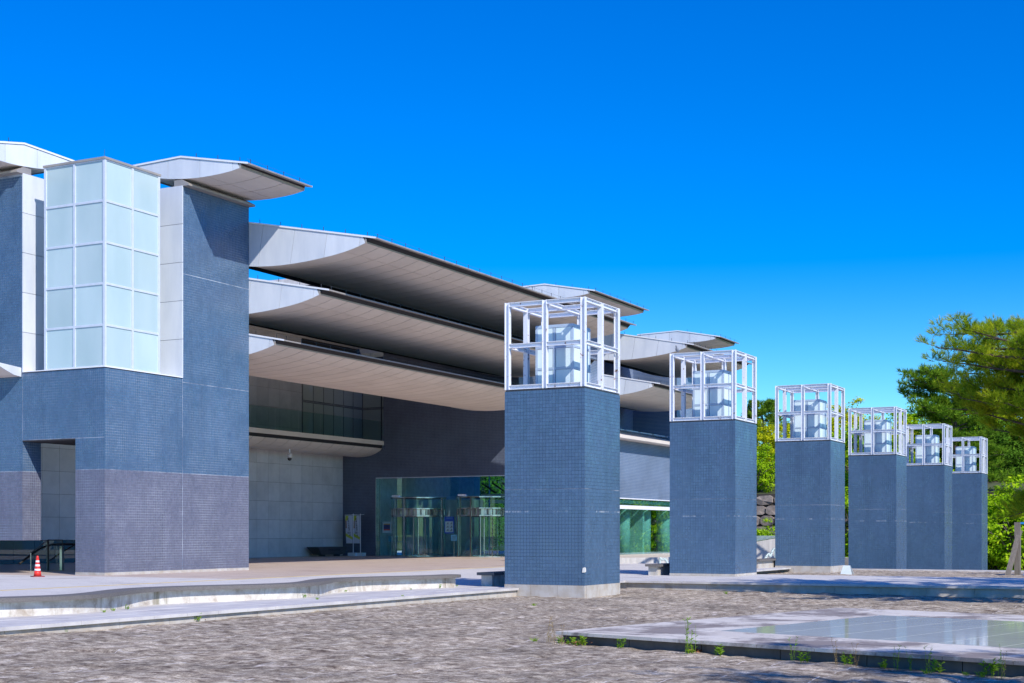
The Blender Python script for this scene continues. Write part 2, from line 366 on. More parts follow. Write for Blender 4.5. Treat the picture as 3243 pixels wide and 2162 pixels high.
def vnoise(x, y, seed):                 # value noise, arrays
    g = np.random.RandomState(seed).rand(256, 256)
    xi = np.floor(x).astype(int); yi = np.floor(y).astype(int); fx = x-xi; fy = y-yi
    fx = fx*fx*(3-2*fx); fy = fy*fy*(3-2*fy)
    a = g[xi % 256, yi % 256]; b = g[(xi+1) % 256, yi % 256]; c = g[xi % 256, (yi+1) % 256]; d = g[(xi+1) % 256, (yi+1) % 256]
    return (a*(1-fx)+b*fx)*(1-fy)+(c*(1-fx)+d*fx)*fy
def fbm(x, y, seed, oct=4):
    s = 0; a = 1; t = 0
    for i in range(oct): s = s+a*vnoise(x*2**i, y*2**i, seed+i); t += a; a *= .55
    return s/t

# ------------------------------------------------------------------ the setting: ground
def low_z(u, v): return -.15-.004*(u-19)+.005*(v-17.35)
structure(MB().box((-900, -900, -2.6), (1500, 1500, -2.2)).build('far_ground', 'far_ground'))
def rough_ground(name, u0, u1, v0, v1, step, amp, seed, zf):
    nu = int((u1-u0)/step)+1; nv = int((v1-v0)/step)+1
    U, V = np.meshgrid(np.linspace(u0, u1, nu), np.linspace(v0, v1, nv), indexing='ij')
    # split stone slabs about 0.5 x 0.9 m, each a little higher or lower and tilted
    bu = np.floor(U/.95+.5*np.floor(V/.5)); bv = np.floor(V/.5)
    h = vnoise(bu*7.31+.5, bv*3.77+.5, seed+40); tu = (U/.95+.5*np.floor(V/.5))-bu-.5
    z = zf(U, V)+(h-.5)*amp*.9+tu*(vnoise(bu*2.3, bv*5.1, seed+41)-.5)*amp*1.2
    z = z+(fbm(U*1.1, V*1.6, seed, 5)-.5)*amp*1.0+(fbm(U*4, V*5, seed+9, 3)-.5)*amp*1.2
    vs = np.stack([U, V, z], -1).reshape(-1, 3); idx = np.arange(nu*nv).reshape(nu, nv)
    f = np.stack([idx[:-1, :-1], idx[1:, :-1], idx[1:, 1:], idx[:-1, 1:]], -1).reshape(-1, 4)
    me = bpy.data.meshes.new(name); me.vertices.add(len(vs)); me.vertices.foreach_set('co', vs.ravel())
    me.loops.add(f.size); me.loops.foreach_set('vertex_index', f.ravel().astype(np.int32))
    me.polygons.add(len(f)); me.polygons.foreach_set('loop_start', np.arange(0, f.size, 4, dtype=np.int32)); me.polygons.foreach_set('loop_total', np.full(len(f), 4, dtype=np.int32))
    me.update(calc_edges=True); me.materials.append(MATS['split_stone'])
    return structure(link(name, me))
rough_ground('lower_court', -8, 40.62, -16, 17.42, .11, .040, 3, low_z)
rough_ground('rear_court', 49.0, 63.0, -14, 17.2, .14, .035, 11, lambda u, v: -.19+0*u)
b = MB(); b.box((62.98, -14, -2.3), (63.35, 17.3, -.13)); structure(b.build('rear_court_edge', 'edge_slab'))
MB().box((40, -16, -2.3), (49.1, -14, -.3))
# main plaza, one L-shaped slab: paving sheets 4 mm apart
TE = 17.35
pl = MB(); pl.box((-10, TE+.05, -1.0), (63, 60, -.004)); pl.box((63, 21, -2.3), (84, 60, -.005)); pl.box((84, 30, -2.3), (101, 60, -.006)); structure(pl.build('plaza', 'paving_pale'))
plaza = bpy.data.objects['plaza']
structure(MB().box((36.5, 28.6, -.02), (75.45, 50.9, 0)).build('forecourt_paving', 'paving_brown'))
structure(MB().box((-10, 28.35, -.02), (84, 28.55, .001)).build('drain_strip', 'tactile'))
b = MB(); b.box((70.5, 43.2, -.02), (73.2, 43.5, .004)); b.box((70.5, 36.5, -.02), (70.8, 43.5, .005)); structure(b.build('tactile_paving', 'tactile'))
structure(MB().box((40.62, -14, -2.0), (49.0, TE+.04, -.004)).build('terrace', 'paving_pale'))
terrace = bpy.data.objects['terrace']
# coping slabs of the terrace edge, proud of the riser, each a piece
def coping(parent, a, b, inward, n0, depth, z0, z1, w=.9, over=.05):
    a = np.array(a, float); b = np.array(b, float); L = np.linalg.norm(b-a); d = (b-a)/L; inn = np.array(inward, float); k = max(1, int(round(L/w)))
    for i in range(k):
        s0 = i*L/k+.004; s1 = (i+1)*L/k-.004; h = rnd.uniform(-.003, .003)
        p = [a+d*s0-inn*over, a+d*s1-inn*over, a+d*s1+inn*depth, a+d*s0+inn*depth]
        m = MB(); m.add([(q[0], q[1], z0) for q in p]+[(q[0], q[1], z1+h) for q in p], [(0, 3, 2, 1), (4, 5, 6, 7), (0, 1, 5, 4), (1, 2, 6, 5), (2, 3, 7, 6), (3, 0, 4, 7)])
        m.build('coping_slab', 'edge_slab', parent)
coping(plaza, (9.9, TE), (33.93, TE), (0, 1), 0, .62, -.05, .012)
for r in range(1, 3):
    coping(plaza, (9.9+.45*(r % 2), TE+.675*r), (33.9+.45*(r % 2), TE+.675*r), (0, 1), 0, .615, -.03, .010, .9, .0)
coping(plaza, (36.4, 17.05), (40.6, 17.05), (0, 1), 0, .6, -.05, .012)
coping(plaza, (49.1, 17.1), (58.4, 17.1), (0, 1), 0, .6, -.05, .012)
coping(terrace, (40.55, 17.0), (40.55, -13), (1, 0), 0, .62, -.05, .012)
b = MB(); k = 0
u = 9.9
while u < 33.9:                        # riser stones under the coping
    MB().box((u+.004, TE+.02, -.5), (min(u+1.28, 33.93), TE+.2, -.052)).build('riser_stone', 'granite_plinth', plaza); u += 1.285
v = 17.0
while v > -13:
    MB().box((40.60, v-.004, -.6), (40.8, v-1.28, -.052)).build('riser_stone', 'granite_plinth', terrace); v -= 1.285

# low platform with polished glass floor, turned 13.3 degrees
PA = np.array([19.8, 9.4]); du = np.array([8.7, -2.1]); du = du/np.linalg.norm(du); dv = np.array([-2.05, -7.0]); dv = dv/np.linalg.norm(dv)
PZ = -.02
def plp(s, t): q = PA+du*s+dv*t; return q
plat = thing('stone_platform', 'low stone platform of pale slabs with polished glass floor set in the rough court', 'platform', (PA[0], PA[1], -.25))
def plbox(s0, s1, t0, t1, z0, z1):
    p = [plp(s0, t0), plp(s1, t0), plp(s1, t1), plp(s0, t1)]
    return MB().add([(q[0], q[1], z0) for q in p]+[(q[0], q[1], z1) for q in p], [(0, 1, 2, 3), (7, 6, 5, 4), (0, 4, 5, 1), (1, 5, 6, 2), (2, 6, 7, 3), (3, 7, 4, 0)])
PL, PW = 14.4, 8.95
plbox(.1, PW-.1, .1, PL-.1, -.5, PZ-.055).build('platform_core', 'dark_joint', plat)
gs = [Vector((q[0]-PA[0], q[1]-PA[1])) for q in (on(2408.5, 2005, 2, PZ), on(2671, 1946, 2, PZ), on(3243, 1965.7, 2, PZ), on(3243, 2037.9, 2, PZ))]
gl = [(g.x*du[0]+g.y*du[1], g.x*dv[0]+g.y*dv[1]) for g in gs]
GS0 = (gl[0][0]+gl[3][0])/2; GS1 = (gl[1][0]+gl[2][0])/2; GT0 = (gl[0][1]+gl[1][1])/2; GT1 = PL-GT0
cw = PW/10; ct = PL/16
ic0, ic1 = round(GS0/cw), round(GS1/cw); jc0 = round(GT0/ct)
for i in range(10):
    for j in range(16):
        if ic0 <= i < ic1 and jc0 <= j < 16-jc0: continue
        s0 = i*cw; s1 = s0+cw; t0 = j*ct; t1 = t0+ct
        plbox(s0+(.004 if i else -.04), s1-(.004 if i < 9 else -.04), t0+(.004 if j else -.04), t1-(.004 if j < 15 else -.04), PZ-.05, PZ+rnd.uniform(-.002, .002)).build('slab', 'platform_slab', plat)
for i in range(ic0, ic1):
    for j in range(jc0, 16-jc0):
        plbox(i*cw+.006, (i+1)*cw-.006, j*ct+.006, (j+1)*ct-.006, PZ-.05, PZ+.001).build('glass_slab', 'polished_floor_glass', plat)
for j in range(11):                    # face stones of the platform front and side
    t0 = .02+j*1.3
    plbox(.06, .098, t0+.006, min(t0+1.294, PL-.1), -.5, PZ-.052).build('face_stone', 'granite_dark', plat)
for j in range(7):
    s0 = .1+j*1.25
    plbox(s0+.006, s0+1.244, .06, .098, -.5, PZ-.052).build('face_stone', 'granite_dark', plat)

# ------------------------------------------------------------------ tile geometry
def tiles(mb, org, ax, nrm, a0, a1, z0, z1, pitch=.0935, gap=.011, proud=.006, wide=None, skip=None, seed=1):
    rr = np.random.RandomState(seed); org = np.array(org, float); ax = np.array(ax, float); nrm = np.array(nrm, float); up = np.array([0, 0, 1.])
    na = max(1, int(round((a1-a0)/pitch))); nz = max(1, int(round((z1-z0)/pitch))); pa = (a1-a0)/na; pz = (z1-z0)/nz
    iw = -1 if wide is None else int(round((wide-z0)/pz))
    for j in range(nz):
        for i in range(na):
            if skip and skip(i, j): continue
            A0 = a0+i*pa+gap/2; A1 = a0+(i+1)*pa-gap/2; Z0 = z0+j*pz+gap/2; Z1 = z0+(j+1)*pz-gap/2
            if j == iw: Z0 += gap*1.2
            if j == iw-1: Z1 -= gap*.6
            t = rr.uniform(-.0005, .0005, 4)
            c = [(A0, Z0), (A1, Z0), (A1, Z1), (A0, Z1)]
            vs = [org+ax*p+up*q-nrm*.004 for p, q in c]+[org+ax*p+up*q+nrm*(proud+t[k]) for k, (p, q) in enumerate(c)]
            mb.add(vs, [(4, 5, 6, 7), (0, 1, 5, 4), (1, 2, 6, 5), (2, 3, 7, 6), (3, 0, 4, 7)])
    return mb

# ------------------------------------------------------------------ lantern pillars
PS = 2.35; PV0 = 15.4; ZT = 5.24
PU = [33.97, 46.2, 58.45, 70.75, 83.1, 95.6]
PLAB = ['blue tiled lantern pillar on a stained stone plinth beside the end of the wavy bench',
        'blue tiled lantern pillar with a pigeon on its white frame, on the raised terrace',
        'blue tiled lantern pillar beside the small triangular floor sign in the rear court',
        'fourth blue tiled lantern pillar from the wavy bench, just beyond the rear court edge',
        'fifth blue tiled lantern pillar from the wavy bench, second last of its row',
        'last blue tiled lantern pillar of the row, nearest the green trees']
def hbeam(mb, p, q, w, h, up=(0, 0, 1)):     # H section: web plus two flanges, from p to q
    p = np.array(p, float); q = np.array(q, float); d = (q-p)/np.linalg.norm(q-p); up = np.array(up, float); s = np.cross(d, up); t = .014
    def bar(o, a, b):
        c = [p+o-s*a-up*b, p+o+s*a-up*b, p+o+s*a+up*b, p+o-s*a+up*b]; e = [x+(q-p) for x in c]
        mb.add(c+e, [(3, 2, 1, 0), (4, 5, 6, 7), (0, 1, 5, 4), (1, 2, 6, 5), (2, 3, 7, 6), (3, 0, 4, 7)])
    bar(up*0, t/2, h/2-t-.0005); bar(up*(h/2-t/2), w/2, t/2); bar(-up*(h/2-t/2), w/2, t/2)
    return mb
cache = {}
def pillar(n, u0):
    zb = [-.30, 0, -.22, -2.25, -2.25, -2.25][n]; zp = [.10, .08, .08, -1.9, -1.9, -1.9][n]
    lo = Vector((u0, PV0, 0)); root = thing('lantern_pillar', PLAB[n], 'pillar', (u0+PS/2, PV0+PS/2, zb), 'lantern pillars in a row')
    def part(key, fn, name, m, par=root, kind=None):
        if key not in cache: cache[key] = fn().mesh(name, m)
        o = link(name, cache[key]); o.location = (u0, PV0, 0); adopt(o, par)
        if kind: o['kind'] = kind
        return o
    long = n > 2
    part('core'+str(zp), lambda: MB().box((.012, .012, zp-.02), (PS-.012, PS-.012, ZT-.02)), 'pillar_core', 'grout_pillar')
    nt_ = 25; npz = int(round((ZT-zp)/.0935)); first = n == 0
    def facing():
        mb = MB(); sk = (lambda i, j: 8 <= j < 20) if first else None
        tiles(mb, (.012, 0, 0), (0, 1, 0), (-1, 0, 0), 0, PS, zp, ZT, gap=.007, wide=2.6, skip=sk, seed=1)
        tiles(mb, (0, .012, 0), (1, 0, 0), (0, -1, 0), 0, PS, zp, ZT, gap=.007, wide=2.6, seed=2)
        tiles(mb, (PS-.012, 0, 0), (0, 1, 0), (1, 0, 0), 0, PS, zp, ZT, pitch=.187, seed=3)
        tiles(mb, (0, PS-.012, 0), (1, 0, 0), (0, 1, 0), 0, PS, zp, ZT, pitch=.187, seed=4)
        return mb
    part('face%s%d' % (zp, first), facing, 'tile_facing', 'tile_blue', root, 'stuff')
    if first:
        nz = int(round((ZT-zp)/.0935)); pz = (ZT-zp)/nz; pa = PS/25
        one = MB().box((0, .0035, .0035), (-.0105, pa-.0035, pz-.0035)).mesh('tile', 'tile_blue')
        for j in range(8, 20):
            for i in range(25):
                o = link('tile', one); o.location = (u0+.010+nr.uniform(-.0006, .0006), PV0+i*pa, zp+j*pz); adopt(o, root)
    # stone plinth blocks, three to a side
    for side in range(4):
        for k in range(3):
            a, c = k*PS/3+.003, (k+1)*PS/3-.003
            q = [((-.012, a, zb), (.10, c, zp-.003)), ((a, -.012, zb), (c, .10, zp-.003)), ((PS-.10, a, zb), (PS+.012, c, zp-.003)), ((a, PS-.10, zb), (c, PS+.012, zp-.003))][side]
            if side % 2: q = ((max(q[0][0], .102), q[0][1], q[0][2]), (min(q[1][0], PS-.102), q[1][1], q[1][2]))
            part('pl%d_%d_%s_%s' % (side, k, zb, zp), lambda q=q: MB().box(*q), 'plinth_block', 'granite_plinth')
    part('cap', lambda: MB().box((.02, .02, ZT-.02), (PS-.02, PS-.02, ZT+.045)), 'cap_plate', 'dark_steel')
    # white steel cage
    z0 = ZT+.047; z1 = ZT+2.38; zm = (z0+z1)/2; w = .13; e = .065; mid = PS/2
    steel = 'steel_rusty' if n < 2 else 'steel_white'
    pts = [(e, e), (mid, e), (PS-e, e), (e, mid), (PS-e, mid), (e, PS-e), (mid, PS-e), (PS-e, PS-e)]
    for k, (x, y) in enumerate(pts):
        upv = (0, 1, 0) if x in (e, PS-e) and y != e and y != PS-e or x in (e, PS-e) else (1, 0, 0)
        part('post%d%s' % (k, steel), lambda: hbeam(MB(), (x, y, z0), (x, y, z1-.002), w, w, upv), 'cage_post', steel)
    g = w/2+.002
    for zi, z in enumerate((z0+.061, zm, z1-.062)):
        segs = []
        for y in (e, PS-e): segs += [((e+g, y), (mid-g, y)), ((mid+g, y), (PS-e-g, y))]
        for x in (e, PS-e): segs += [((x, e+g), (x, mid-g)), ((x, mid+g), (x, PS-e-g))]
        if zi == 2: segs += [((e+g, mid), (mid-g, mid)), ((mid+g, mid), (PS-e-g, mid)), ((mid, e+g), (mid, PS-e-g))]
        for k, (p, q) in enumerate(segs):
            part('beam%d_%d%s' % (zi, k, steel), lambda: hbeam(MB(), (*p, z), (*q, z), .11, .115), 'cage_beam', steel)
    # frosted glass lantern: 2 x 3 panes a side
    h = .56; L0 = mid-h; L1 = mid+h; zl = z0; zt = 7.02; fr = .05
    lan = part('lancore', lambda: MB().box((L0+.05, L0+.05, zl), (L1-.05, L1-.05, zt-.01)), 'lantern', 'interior_white')
    def lpart(key, fn, name, m): return part(key, fn, name, m, lan)
    rows = [zl, zl+(zt-zl)/3, zl+2*(zt-zl)/3, zt]
    for side in range(4):
        def P(a, d, z):       # a along the side, d depth inwards
            return [(L0+d, L0+a, z), (L0+a, L0+d, z), (L1-d, L0+a, z), (L0+a, L1-d, z)][side]
        for r in range(3):
            for c in range(2):
                lpart('pane%d%d%d' % (side, r, c), lambda: MB().box(P(c*h+fr, .012, rows[r]+fr*.7), P((c+1)*h-fr, .048, rows[r+1]-fr*.7)), 'pane', 'lantern_pane')
        ends = .0 if side % 2 == 0 else .055
        lpart('rails%d' % side, lambda: [m_ for m_ in [MB()] if [m_.box(P(ends, 0, z-fr*.6), P(2*h-ends, .05, z+fr*.6)) for z in (rows[0]+.035, rows[1], rows[2], rows[3]-.03)] and [m_.box(P(a0, .003, rows[0]+.07), P(a1, .047, rows[3]-.07)) for a0, a1 in ((max(ends, .001), fr+.02), (h-fr*.7, h+fr*.7), (2*h-fr-.02, 2*h-max(ends, .001)))]][0], 'lantern_frame', 'lantern_bar')
    lpart('lantop', lambda: MB().box((L0+.01, L0+.01, zt-.008), (L1-.01, L1-.01, zt+.02)), 'lantern_top', 'lantern_bar')
    if n == 0:
        MB().add([(u0-.014, PV0-.014, .44), (u0-.014, PV0+.07, .44), (u0-.014, PV0+.05, .56), (u0-.014, PV0-.014, .58), (u0+.06, PV0-.014, .47), (u0+.045, PV0-.014, .55)], [(0, 3, 2, 1), (0, 4, 5, 3)]).build('chipped_corner', 'interior_white', root)
    return root
for n, u in enumerate(PU): pillar(n, u)

# ------------------------------------------------------------------ the museum
museum = thing('museum_building', 'blue tiled museum with white glass corner tower and layered curved wing roofs', 'building', (37.3, 35, 0))
def mpart(mb, name, m, par=museum, smooth=False, kind=None): return mb.build(name, m, par, kind, smooth)
C_U, C_V = 37.29, 34.96            # outer corner of the tower
U1, U2 = 41.35, 45.26              # right block
VL = 38.82                         # left block begins
ZB, ZG, ZTOP, ZC = 3.66, 7.16, 14.30, 14.25
# cores (grout) behind the tiles
t1 = MB(); t1.box((C_U+.012, C_V+.012, -.1), (C_U+.9, 36.30, ZG-.02)); t1.box((C_U+.9, C_V+.012, -.1), (U2, 36.30, ZG-.021)); t1.box((C_U+.012, 36.30, 4.745), (U1+.5, VL, ZG-.022))
t1.box((U1+.012, C_V+.013, ZG-.05), (U2-.001, 39.4, ZC)); t1.box((U1, 36.30, -.1), (U2-.002, 39.4, ZG-.03))
tower = mpart(t1, 'corner_tower', 'grout_tower')
lb = MB(); lb.box((C_U+.013, VL+.012, 1.19), (38.19, 52, ZTOP-.05)); lb.box((38.19, VL+.013, ZG), (42.0, 52, ZTOP-.051)); lb.box((38.19, VL+.5, 5.0), (42.0, 52, ZG))
left_block = mpart(lb, 'left_block', 'grout_tower')
def facing(parts, name, m, par):
    mb = MB()
    for i, a in enumerate(parts): tiles(mb, *a, seed=20+i)
    return mpart(mb, name, m, par, kind='stuff')
RF = ((0, C_V+.012, 0), (1, 0, 0), (0, -1, 0)); LF = ((C_U+.012, 0, 0), (0, 1, 0), (-1, 0, 0)); JF = ((0, VL+.012, 0), (1, 0, 0), (0, -1, 0))
facing([(*RF, C_U, 41.32, ZB, ZG-.03), (*RF, 41.34, U2, ZB, 7.0), (*RF, 41.34, U2, 7.02, 11.0), (*RF, 41.34, U2, 11.02, ZC), (*LF, C_V, 36.31, ZB, 4.745), (*LF, C_V, VL-.02, 4.76, ZG-.03)], 'tile_facing', 'tile_blue', tower)
facing([(*RF, C_U, 41.32, .1, ZB-.015), (*RF, 41.34, U2, .1, ZB-.015), (*LF, C_V, 36.31, .1, ZB-.015)], 'tile_facing', 'tile_violet', tower)
facing([(*LF, VL, 43.2, ZB, ZG), (*LF, VL, 43.2, ZG+.02, ZTOP-.15), (*JF, C_U, 38.19, ZB, 4.74)], 'tile_facing', 'tile_blue', left_block)
facing([(*LF, VL, 43.2, 1.19, ZB-.015), (*JF, C_U, 38.19, 1.19, ZB-.015)], 'tile_facing', 'tile_violet', left_block)
for i in range(6):                    # granite base course
    a = C_U-.005+i*(U2-C_U)/6; mpart(MB().box((a+.003, C_V-.004, -.05), (a+(U2-C_U)/6-.003, C_V+.1, .095)), 'base_stone', 'granite_plinth', tower)
mpart(MB().box((C_U-.004, C_V+.11, -.05), (C_U+.1, 36.30, .095)), 'base_stone', 'granite_plinth', tower)
mpart(MB().box((C_U+.02, 36.312, 4.70), (U1, VL-.005, 4.745)), 'lintel_soffit', 'dark_joint', tower)
# coping strips
b = MB(); b.prism([(C_V-.28, ZC-.02), (C_V-.28, ZC+.05), (C_V+.05, ZC+.22), (C_V+.4, ZC+.22), (C_V+.4, ZC-.02)], lambda p, t: (t, p[0], p[1]), U1-.02, U2+.03); mpart(b, 'coping', 'eave_metal', tower)
b = MB(); b.prism([(C_U-.28, ZTOP-.07), (C_U-.28, ZTOP), (C_U+.05, ZTOP+.17), (C_U+.4, ZTOP+.17), (C_U+.4, ZTOP-.07)], lambda p, t: (p[0], t, p[1]), VL-.02, 50); mpart(b, 'coping', 'eave_metal', left_block)
# white panels on the inner faces of the blocks
zr = [ZG+.02+i*(ZC-ZG-.02)/5 for i in range(6)]
for i in range(5):
    for k in range(3):
        mpart(MB().box((U1-.035, C_V+.002+k*1.45, zr[i]+.008), (U1+.008, C_V+1.445+k*1.45-.006, zr[i+1]-.008)), 'cladding_panel', 'white_panel', tower)
        mpart(MB().box((C_U+.002+k*1.45, VL-.035, zr[i]+.008), (C_U+1.445+k*1.45-.006, VL+.008, zr[i+1]-.008)), 'cladding_panel', 'white_panel', left_block)
mpart(MB().box((C_U+.01, C_V+.01, ZG-.028), (U1-.04, VL-.04, ZG+.0)), 'ledge_flashing', 'dark_steel', tower)
mpart(MB().box((C_U-.03, C_V-.03, ZG), (U1-.04, VL-.04, ZG+.03)), 'ledge', 'white_paint', tower)
# frosted glass bay
GB = 2.8
bay = mpart(MB().box((C_U+.09, C_V+.09, ZG+.031), (C_U+GB-.09, C_V+GB-.09, ZTOP-.02)), 'glass_bay', 'interior_white')
gh = (ZTOP-ZG-.03)/5; gz = [ZG+.03+i*gh for i in range(6)]
for side in range(4):
    def P(a, d, z): return [(C_U+d, C_V+a, z), (C_U+a, C_V+d, z), (C_U+GB-d, C_V+a, z), (C_U+a, C_V+GB-d, z)][side]
    for r in range(5):
        for c in range(2):
            mpart(MB().box(P(c*GB/2+.05, .03, gz[r]+.04), P((c+1)*GB/2-.05, .085, gz[r+1]-.04)), 'pane', 'frosted_glass', bay)
    for r in range(6):
        mpart(MB().box(P(.081, .002, gz[r]-(.04 if r else 0)), P(GB-.081, .07, gz[r]+(.04 if r < 5 else 0))), 'transom', 'alu_frame', bay)
    mpart(MB().box(P(GB/2-.045, -.004, gz[0]), P(GB/2+.045, .068, gz[5])), 'mullion', 'alu_frame', bay)
for x in (0, GB-.08):
    for y in (0, GB-.08): mpart(MB().box((C_U+x-.006, C_V+y-.006, gz[0]), (C_U+x+.086, C_V+y+.086, gz[5])), 'mullion', 'alu_frame', bay)
mpart(MB().box((C_U-.035, C_V-.035, ZTOP+.0), (C_U+GB+.035, C_V+GB+.035, ZTOP+.075)), 'bay_coping', 'eave_metal', bay)
mpart(MB().cyl((C_U+.03, C_V+.03, ZTOP+.07), (C_U+.03, C_V+.03, ZTOP+.32), .012), 'rod', 'stainless', bay)

# wing roofs: section translated per tier
WB = [(29.53, 12.35), (29.95, 12.215), (30.44, 12.10), (31.0, 12.01), (31.6, 11.94), (32.2, 11.885), (32.8, 11.85), (33.4, 11.835), (34.0, 11.845), (34.7, 11.89), (35.4, 11.98), (36.1, 12.12), (36.8, 12.33), (37.4, 12.6)]
WTIP = (29.08, 12.51); WSL = .193
def wing(u0, u1, dv_, dz_, swap=False, bottom=None, tip=WTIP, topline=None, pitch=.98, name='wing_roof', spikes=True, vend=None, row=2, ncut=7, rodgap=1.0):
    fn = (lambda p, t: (t, p[0], p[1])) if not swap else (lambda p, t: (C_U+(p[0]-C_V), VL+(t-U1), p[1]))
    WBt = [(a+dv_, c+dz_) for a, c in (bottom or WB)]; tp = (tip[0]+dv_, tip[1]+dz_)
    top = [(a+dv_, c+dz_) for a, c in (topline or [(37.4, WTIP[1]+WSL*(37.4-WTIP[0]))])]     # from inner end to ridge
    ins = .03
    # roof body set back behind the end panels and soffit panels
    prof = [(a, c+.03) for a, c in WBt]+[(a, c-.07) for a, c in top]+[(tp[0]+.3, tp[1]+.005)]
    body = mpart(MB().prism(prof, fn, u0+.03, u1-.03), name, 'dark_joint')
    # top sheet and lip
    tl = [tp]+top[::-1]; pr = [(a, c) for a, c in tl]+[(a, c-.05) for a, c in tl[::-1]]
    mpart(MB().prism(pr, fn, u0-.02, u1+.02), 'roof_sheet', 'roof_metal', body)
    # eave: lip underside and fascia strips in lengths
    k = max(1, int(round((u1-u0)/pitch))); st = (u1-u0)/k
    fb = WBt[0]
    for i in range(k):
        a, c = u0+i*st+.006, u0+(i+1)*st-.006
        mpart(MB().prism([(fb[0]+.05, tp[1]+.02), (fb[0]-.03, tp[1]-.03+.0), (fb[0]-.0, fb[1]-.01), (fb[0]+.09, fb[1]+.0)], fn, a, c), 'fascia_strip', 'eave_metal', body)
        rows = [WBt[0:row+1], WBt[row:ncut+3]]
        for r in rows:
            rr_ = [(r[0][0]+.02, r[0][1]-.002)]+r[1:-1]+[(r[-1][0]-.008, r[-1][1])]
            mpart(MB().strip(rr_, fn, a+.016, c-.016, .02), 'soffit_panel', 'soffit', body)
    # white end panels, joints square to the roof slope
    for end, s in ((u0, 1), (u1, -1)):
        tv = top[0][0]; cuts = [fb[0]+.12]; x = tp[0]+.7
        while x < tv-.6: cuts.append(x); x += 1.5
        cuts.append(tv)
        bl = lambda v: float(np.interp(v, [a for a, c in WBt], [c for a, c in WBt])); xs_ = [tp[0]]+[a for a, c in top[::-1]]; zs_ = [tp[1]]+[c for a, c in top[::-1]]
        tlz = lambda v: float(np.interp(v, xs_, zs_))-.055
        for i in range(len(cuts)-1):
            a, c = cuts[i]+.008, cuts[i+1]-.008
            lean = .17 if not topline else 0
            a2 = a+(lean*(tlz(a)-bl(a)) if i else -.09); c2 = min(c+lean*(tlz(c)-bl(c)), tv)
            xs = np.linspace(a2, c2, 8); up_ = [(v, tlz(v)) for v in sorted(set([a, c]+[q for q in xs_ if a < q < c]))]
            pts = [(v, bl(v)-.004) for v in xs]+up_[::-1]
            mpart(MB().prism(pts, fn, end, end+.028*s), 'end_panel', 'white_panel', body)
        rim = [tp]+top[::-1]
        mpart(MB().prism([(a, c+.012) for a, c in rim]+[(a, c-.053) for a, c in rim[::-1]], fn, end-.032*s, end-.0205*s), 'verge_trim', 'white_paint', body)
    if spikes:
        mb = MB(); t = u0+.2
        while t < u1:
            p = fn((tp[0]+.05, tp[1]), t); mb.box((p[0]-.008, p[1]-.008, p[2]), (p[0]+.008, p[1]+.008, p[2]+.17)); t += rodgap
        v = tp[0]+.4
        while v < top[-1][0]:
            z = np.interp(v, [tp[0], top[-1][0]], [tp[1], top[-1][1]])
            p = fn((v, z), u0+.04); mb.box((p[0]-.008, p[1]-.008, p[2]), (p[0]+.008, p[1]+.008, p[2]+.17)); v += 1.0
        a = fn((tp[0]+.05, tp[1]+.14), u0); c = fn((tp[0]+.05, tp[1]+.14), u1); mb.cyl(a, c, .004, k=4)
        mpart(mb, 'bird_deterrent', 'dark_steel', body, kind='stuff')
    return body
for k in range(3): wing(U2+.02, 70.75, 2.1*k, -1.785*k)
wing(79.62, 90.9, 0, 0); wing(79.62, 90.9, 2.1, -2.2)
CB = [(32.37, 14.62), (32.8, 14.545), (33.3, 14.50), (33.9, 14.475), (34.5, 14.48), (35.1, 14.52), (35.7, 14.59), (36.3, 14.69), (36.9, 14.82), (37.5, 14.98), (38.1, 15.15)]
CT = [(38.1, 15.26), (35.09, 15.35)]
for (a, c, s) in ((41.40, 45.33, False), (72.0, 79.9, False), (92.9, 96.9, False), (41.40, 49, True)):
    body = wing(a, c, 0, 0, s, CB, (32.02, 14.76), CT, 1.3, 'cap_roof', True, None, 3, 6)
    fn = (lambda p, t: (t, p[0], p[1])) if not s else (lambda p, t: (C_U+(p[0]-C_V), VL+(t-U1), p[1]))
    for j, t in enumerate(np.arange(a+.12, c-.3, 1.9)):
        p = fn((C_V+.22, 0), t); q = fn((C_V+.52, 0), t+.3)
        mpart(MB().box((p[0], p[1], ZC+.15), (q[0], q[1], 14.60)), 'support_block', 'dark_steel', body)
# small canopy on the left block
b = mpart(MB().prism([(C_U+.0, 7.32), (C_U-1.25, 7.42), (C_U-1.25, 7.37), (C_U-.8, 7.22), (C_U-.35, 7.06), (C_U, 7.02)], lambda p, t: (p[0], t, p[1]), 38.9, 47), 'side_canopy', 'soffit')
mpart(MB().prism([(C_U-.005, 7.33), (C_U-1.2, 7.43), (C_U-1.2, 7.38), (C_U-.8, 7.21), (C_U-.35, 7.05), (C_U-.005, 7.01)], lambda p, t: (p[0], t, p[1]), 38.86, 38.898), 'end_panel', 'white_panel', b)

# stone panel wall and upper glazing
VW, UE = 50.96, 75.5
sw = mpart(MB().box((44, VW+.04, -.1), (80, VW+1.2, 13.6)), 'stone_wall', 'dark_joint')
for i in range(28):
    u0 = UE-1.1*(i+1)
    if not (u0 > 62 or 47.5 < u0 < 54.5): continue
    for r in range(12):
        z0 = 1.1*r; z1 = z0+1.1
        if u0 < 56 and r == 0: continue
        if u0 > 71 and 7.1 < z1 and z0 > 5.6: continue
        mpart(MB().box((u0+.006, VW, z0+.006), (u0+1.094, VW+.038, z1-.006)), 'wall_panel', 'stone_panel', sw)
for i in range(8):
    mpart(MB().box((44.5+i*1.3, VW-.012, .0), (45.78+i*1.3, VW+.03, 1.08)), 'teal_glazing', 'glass_teal', sw)
gz_ = mpart(MB().box((71.12, VW+.02, 6.7), (77.8, VW+.06, 12.0)), 'upper_window', 'interior_dark')
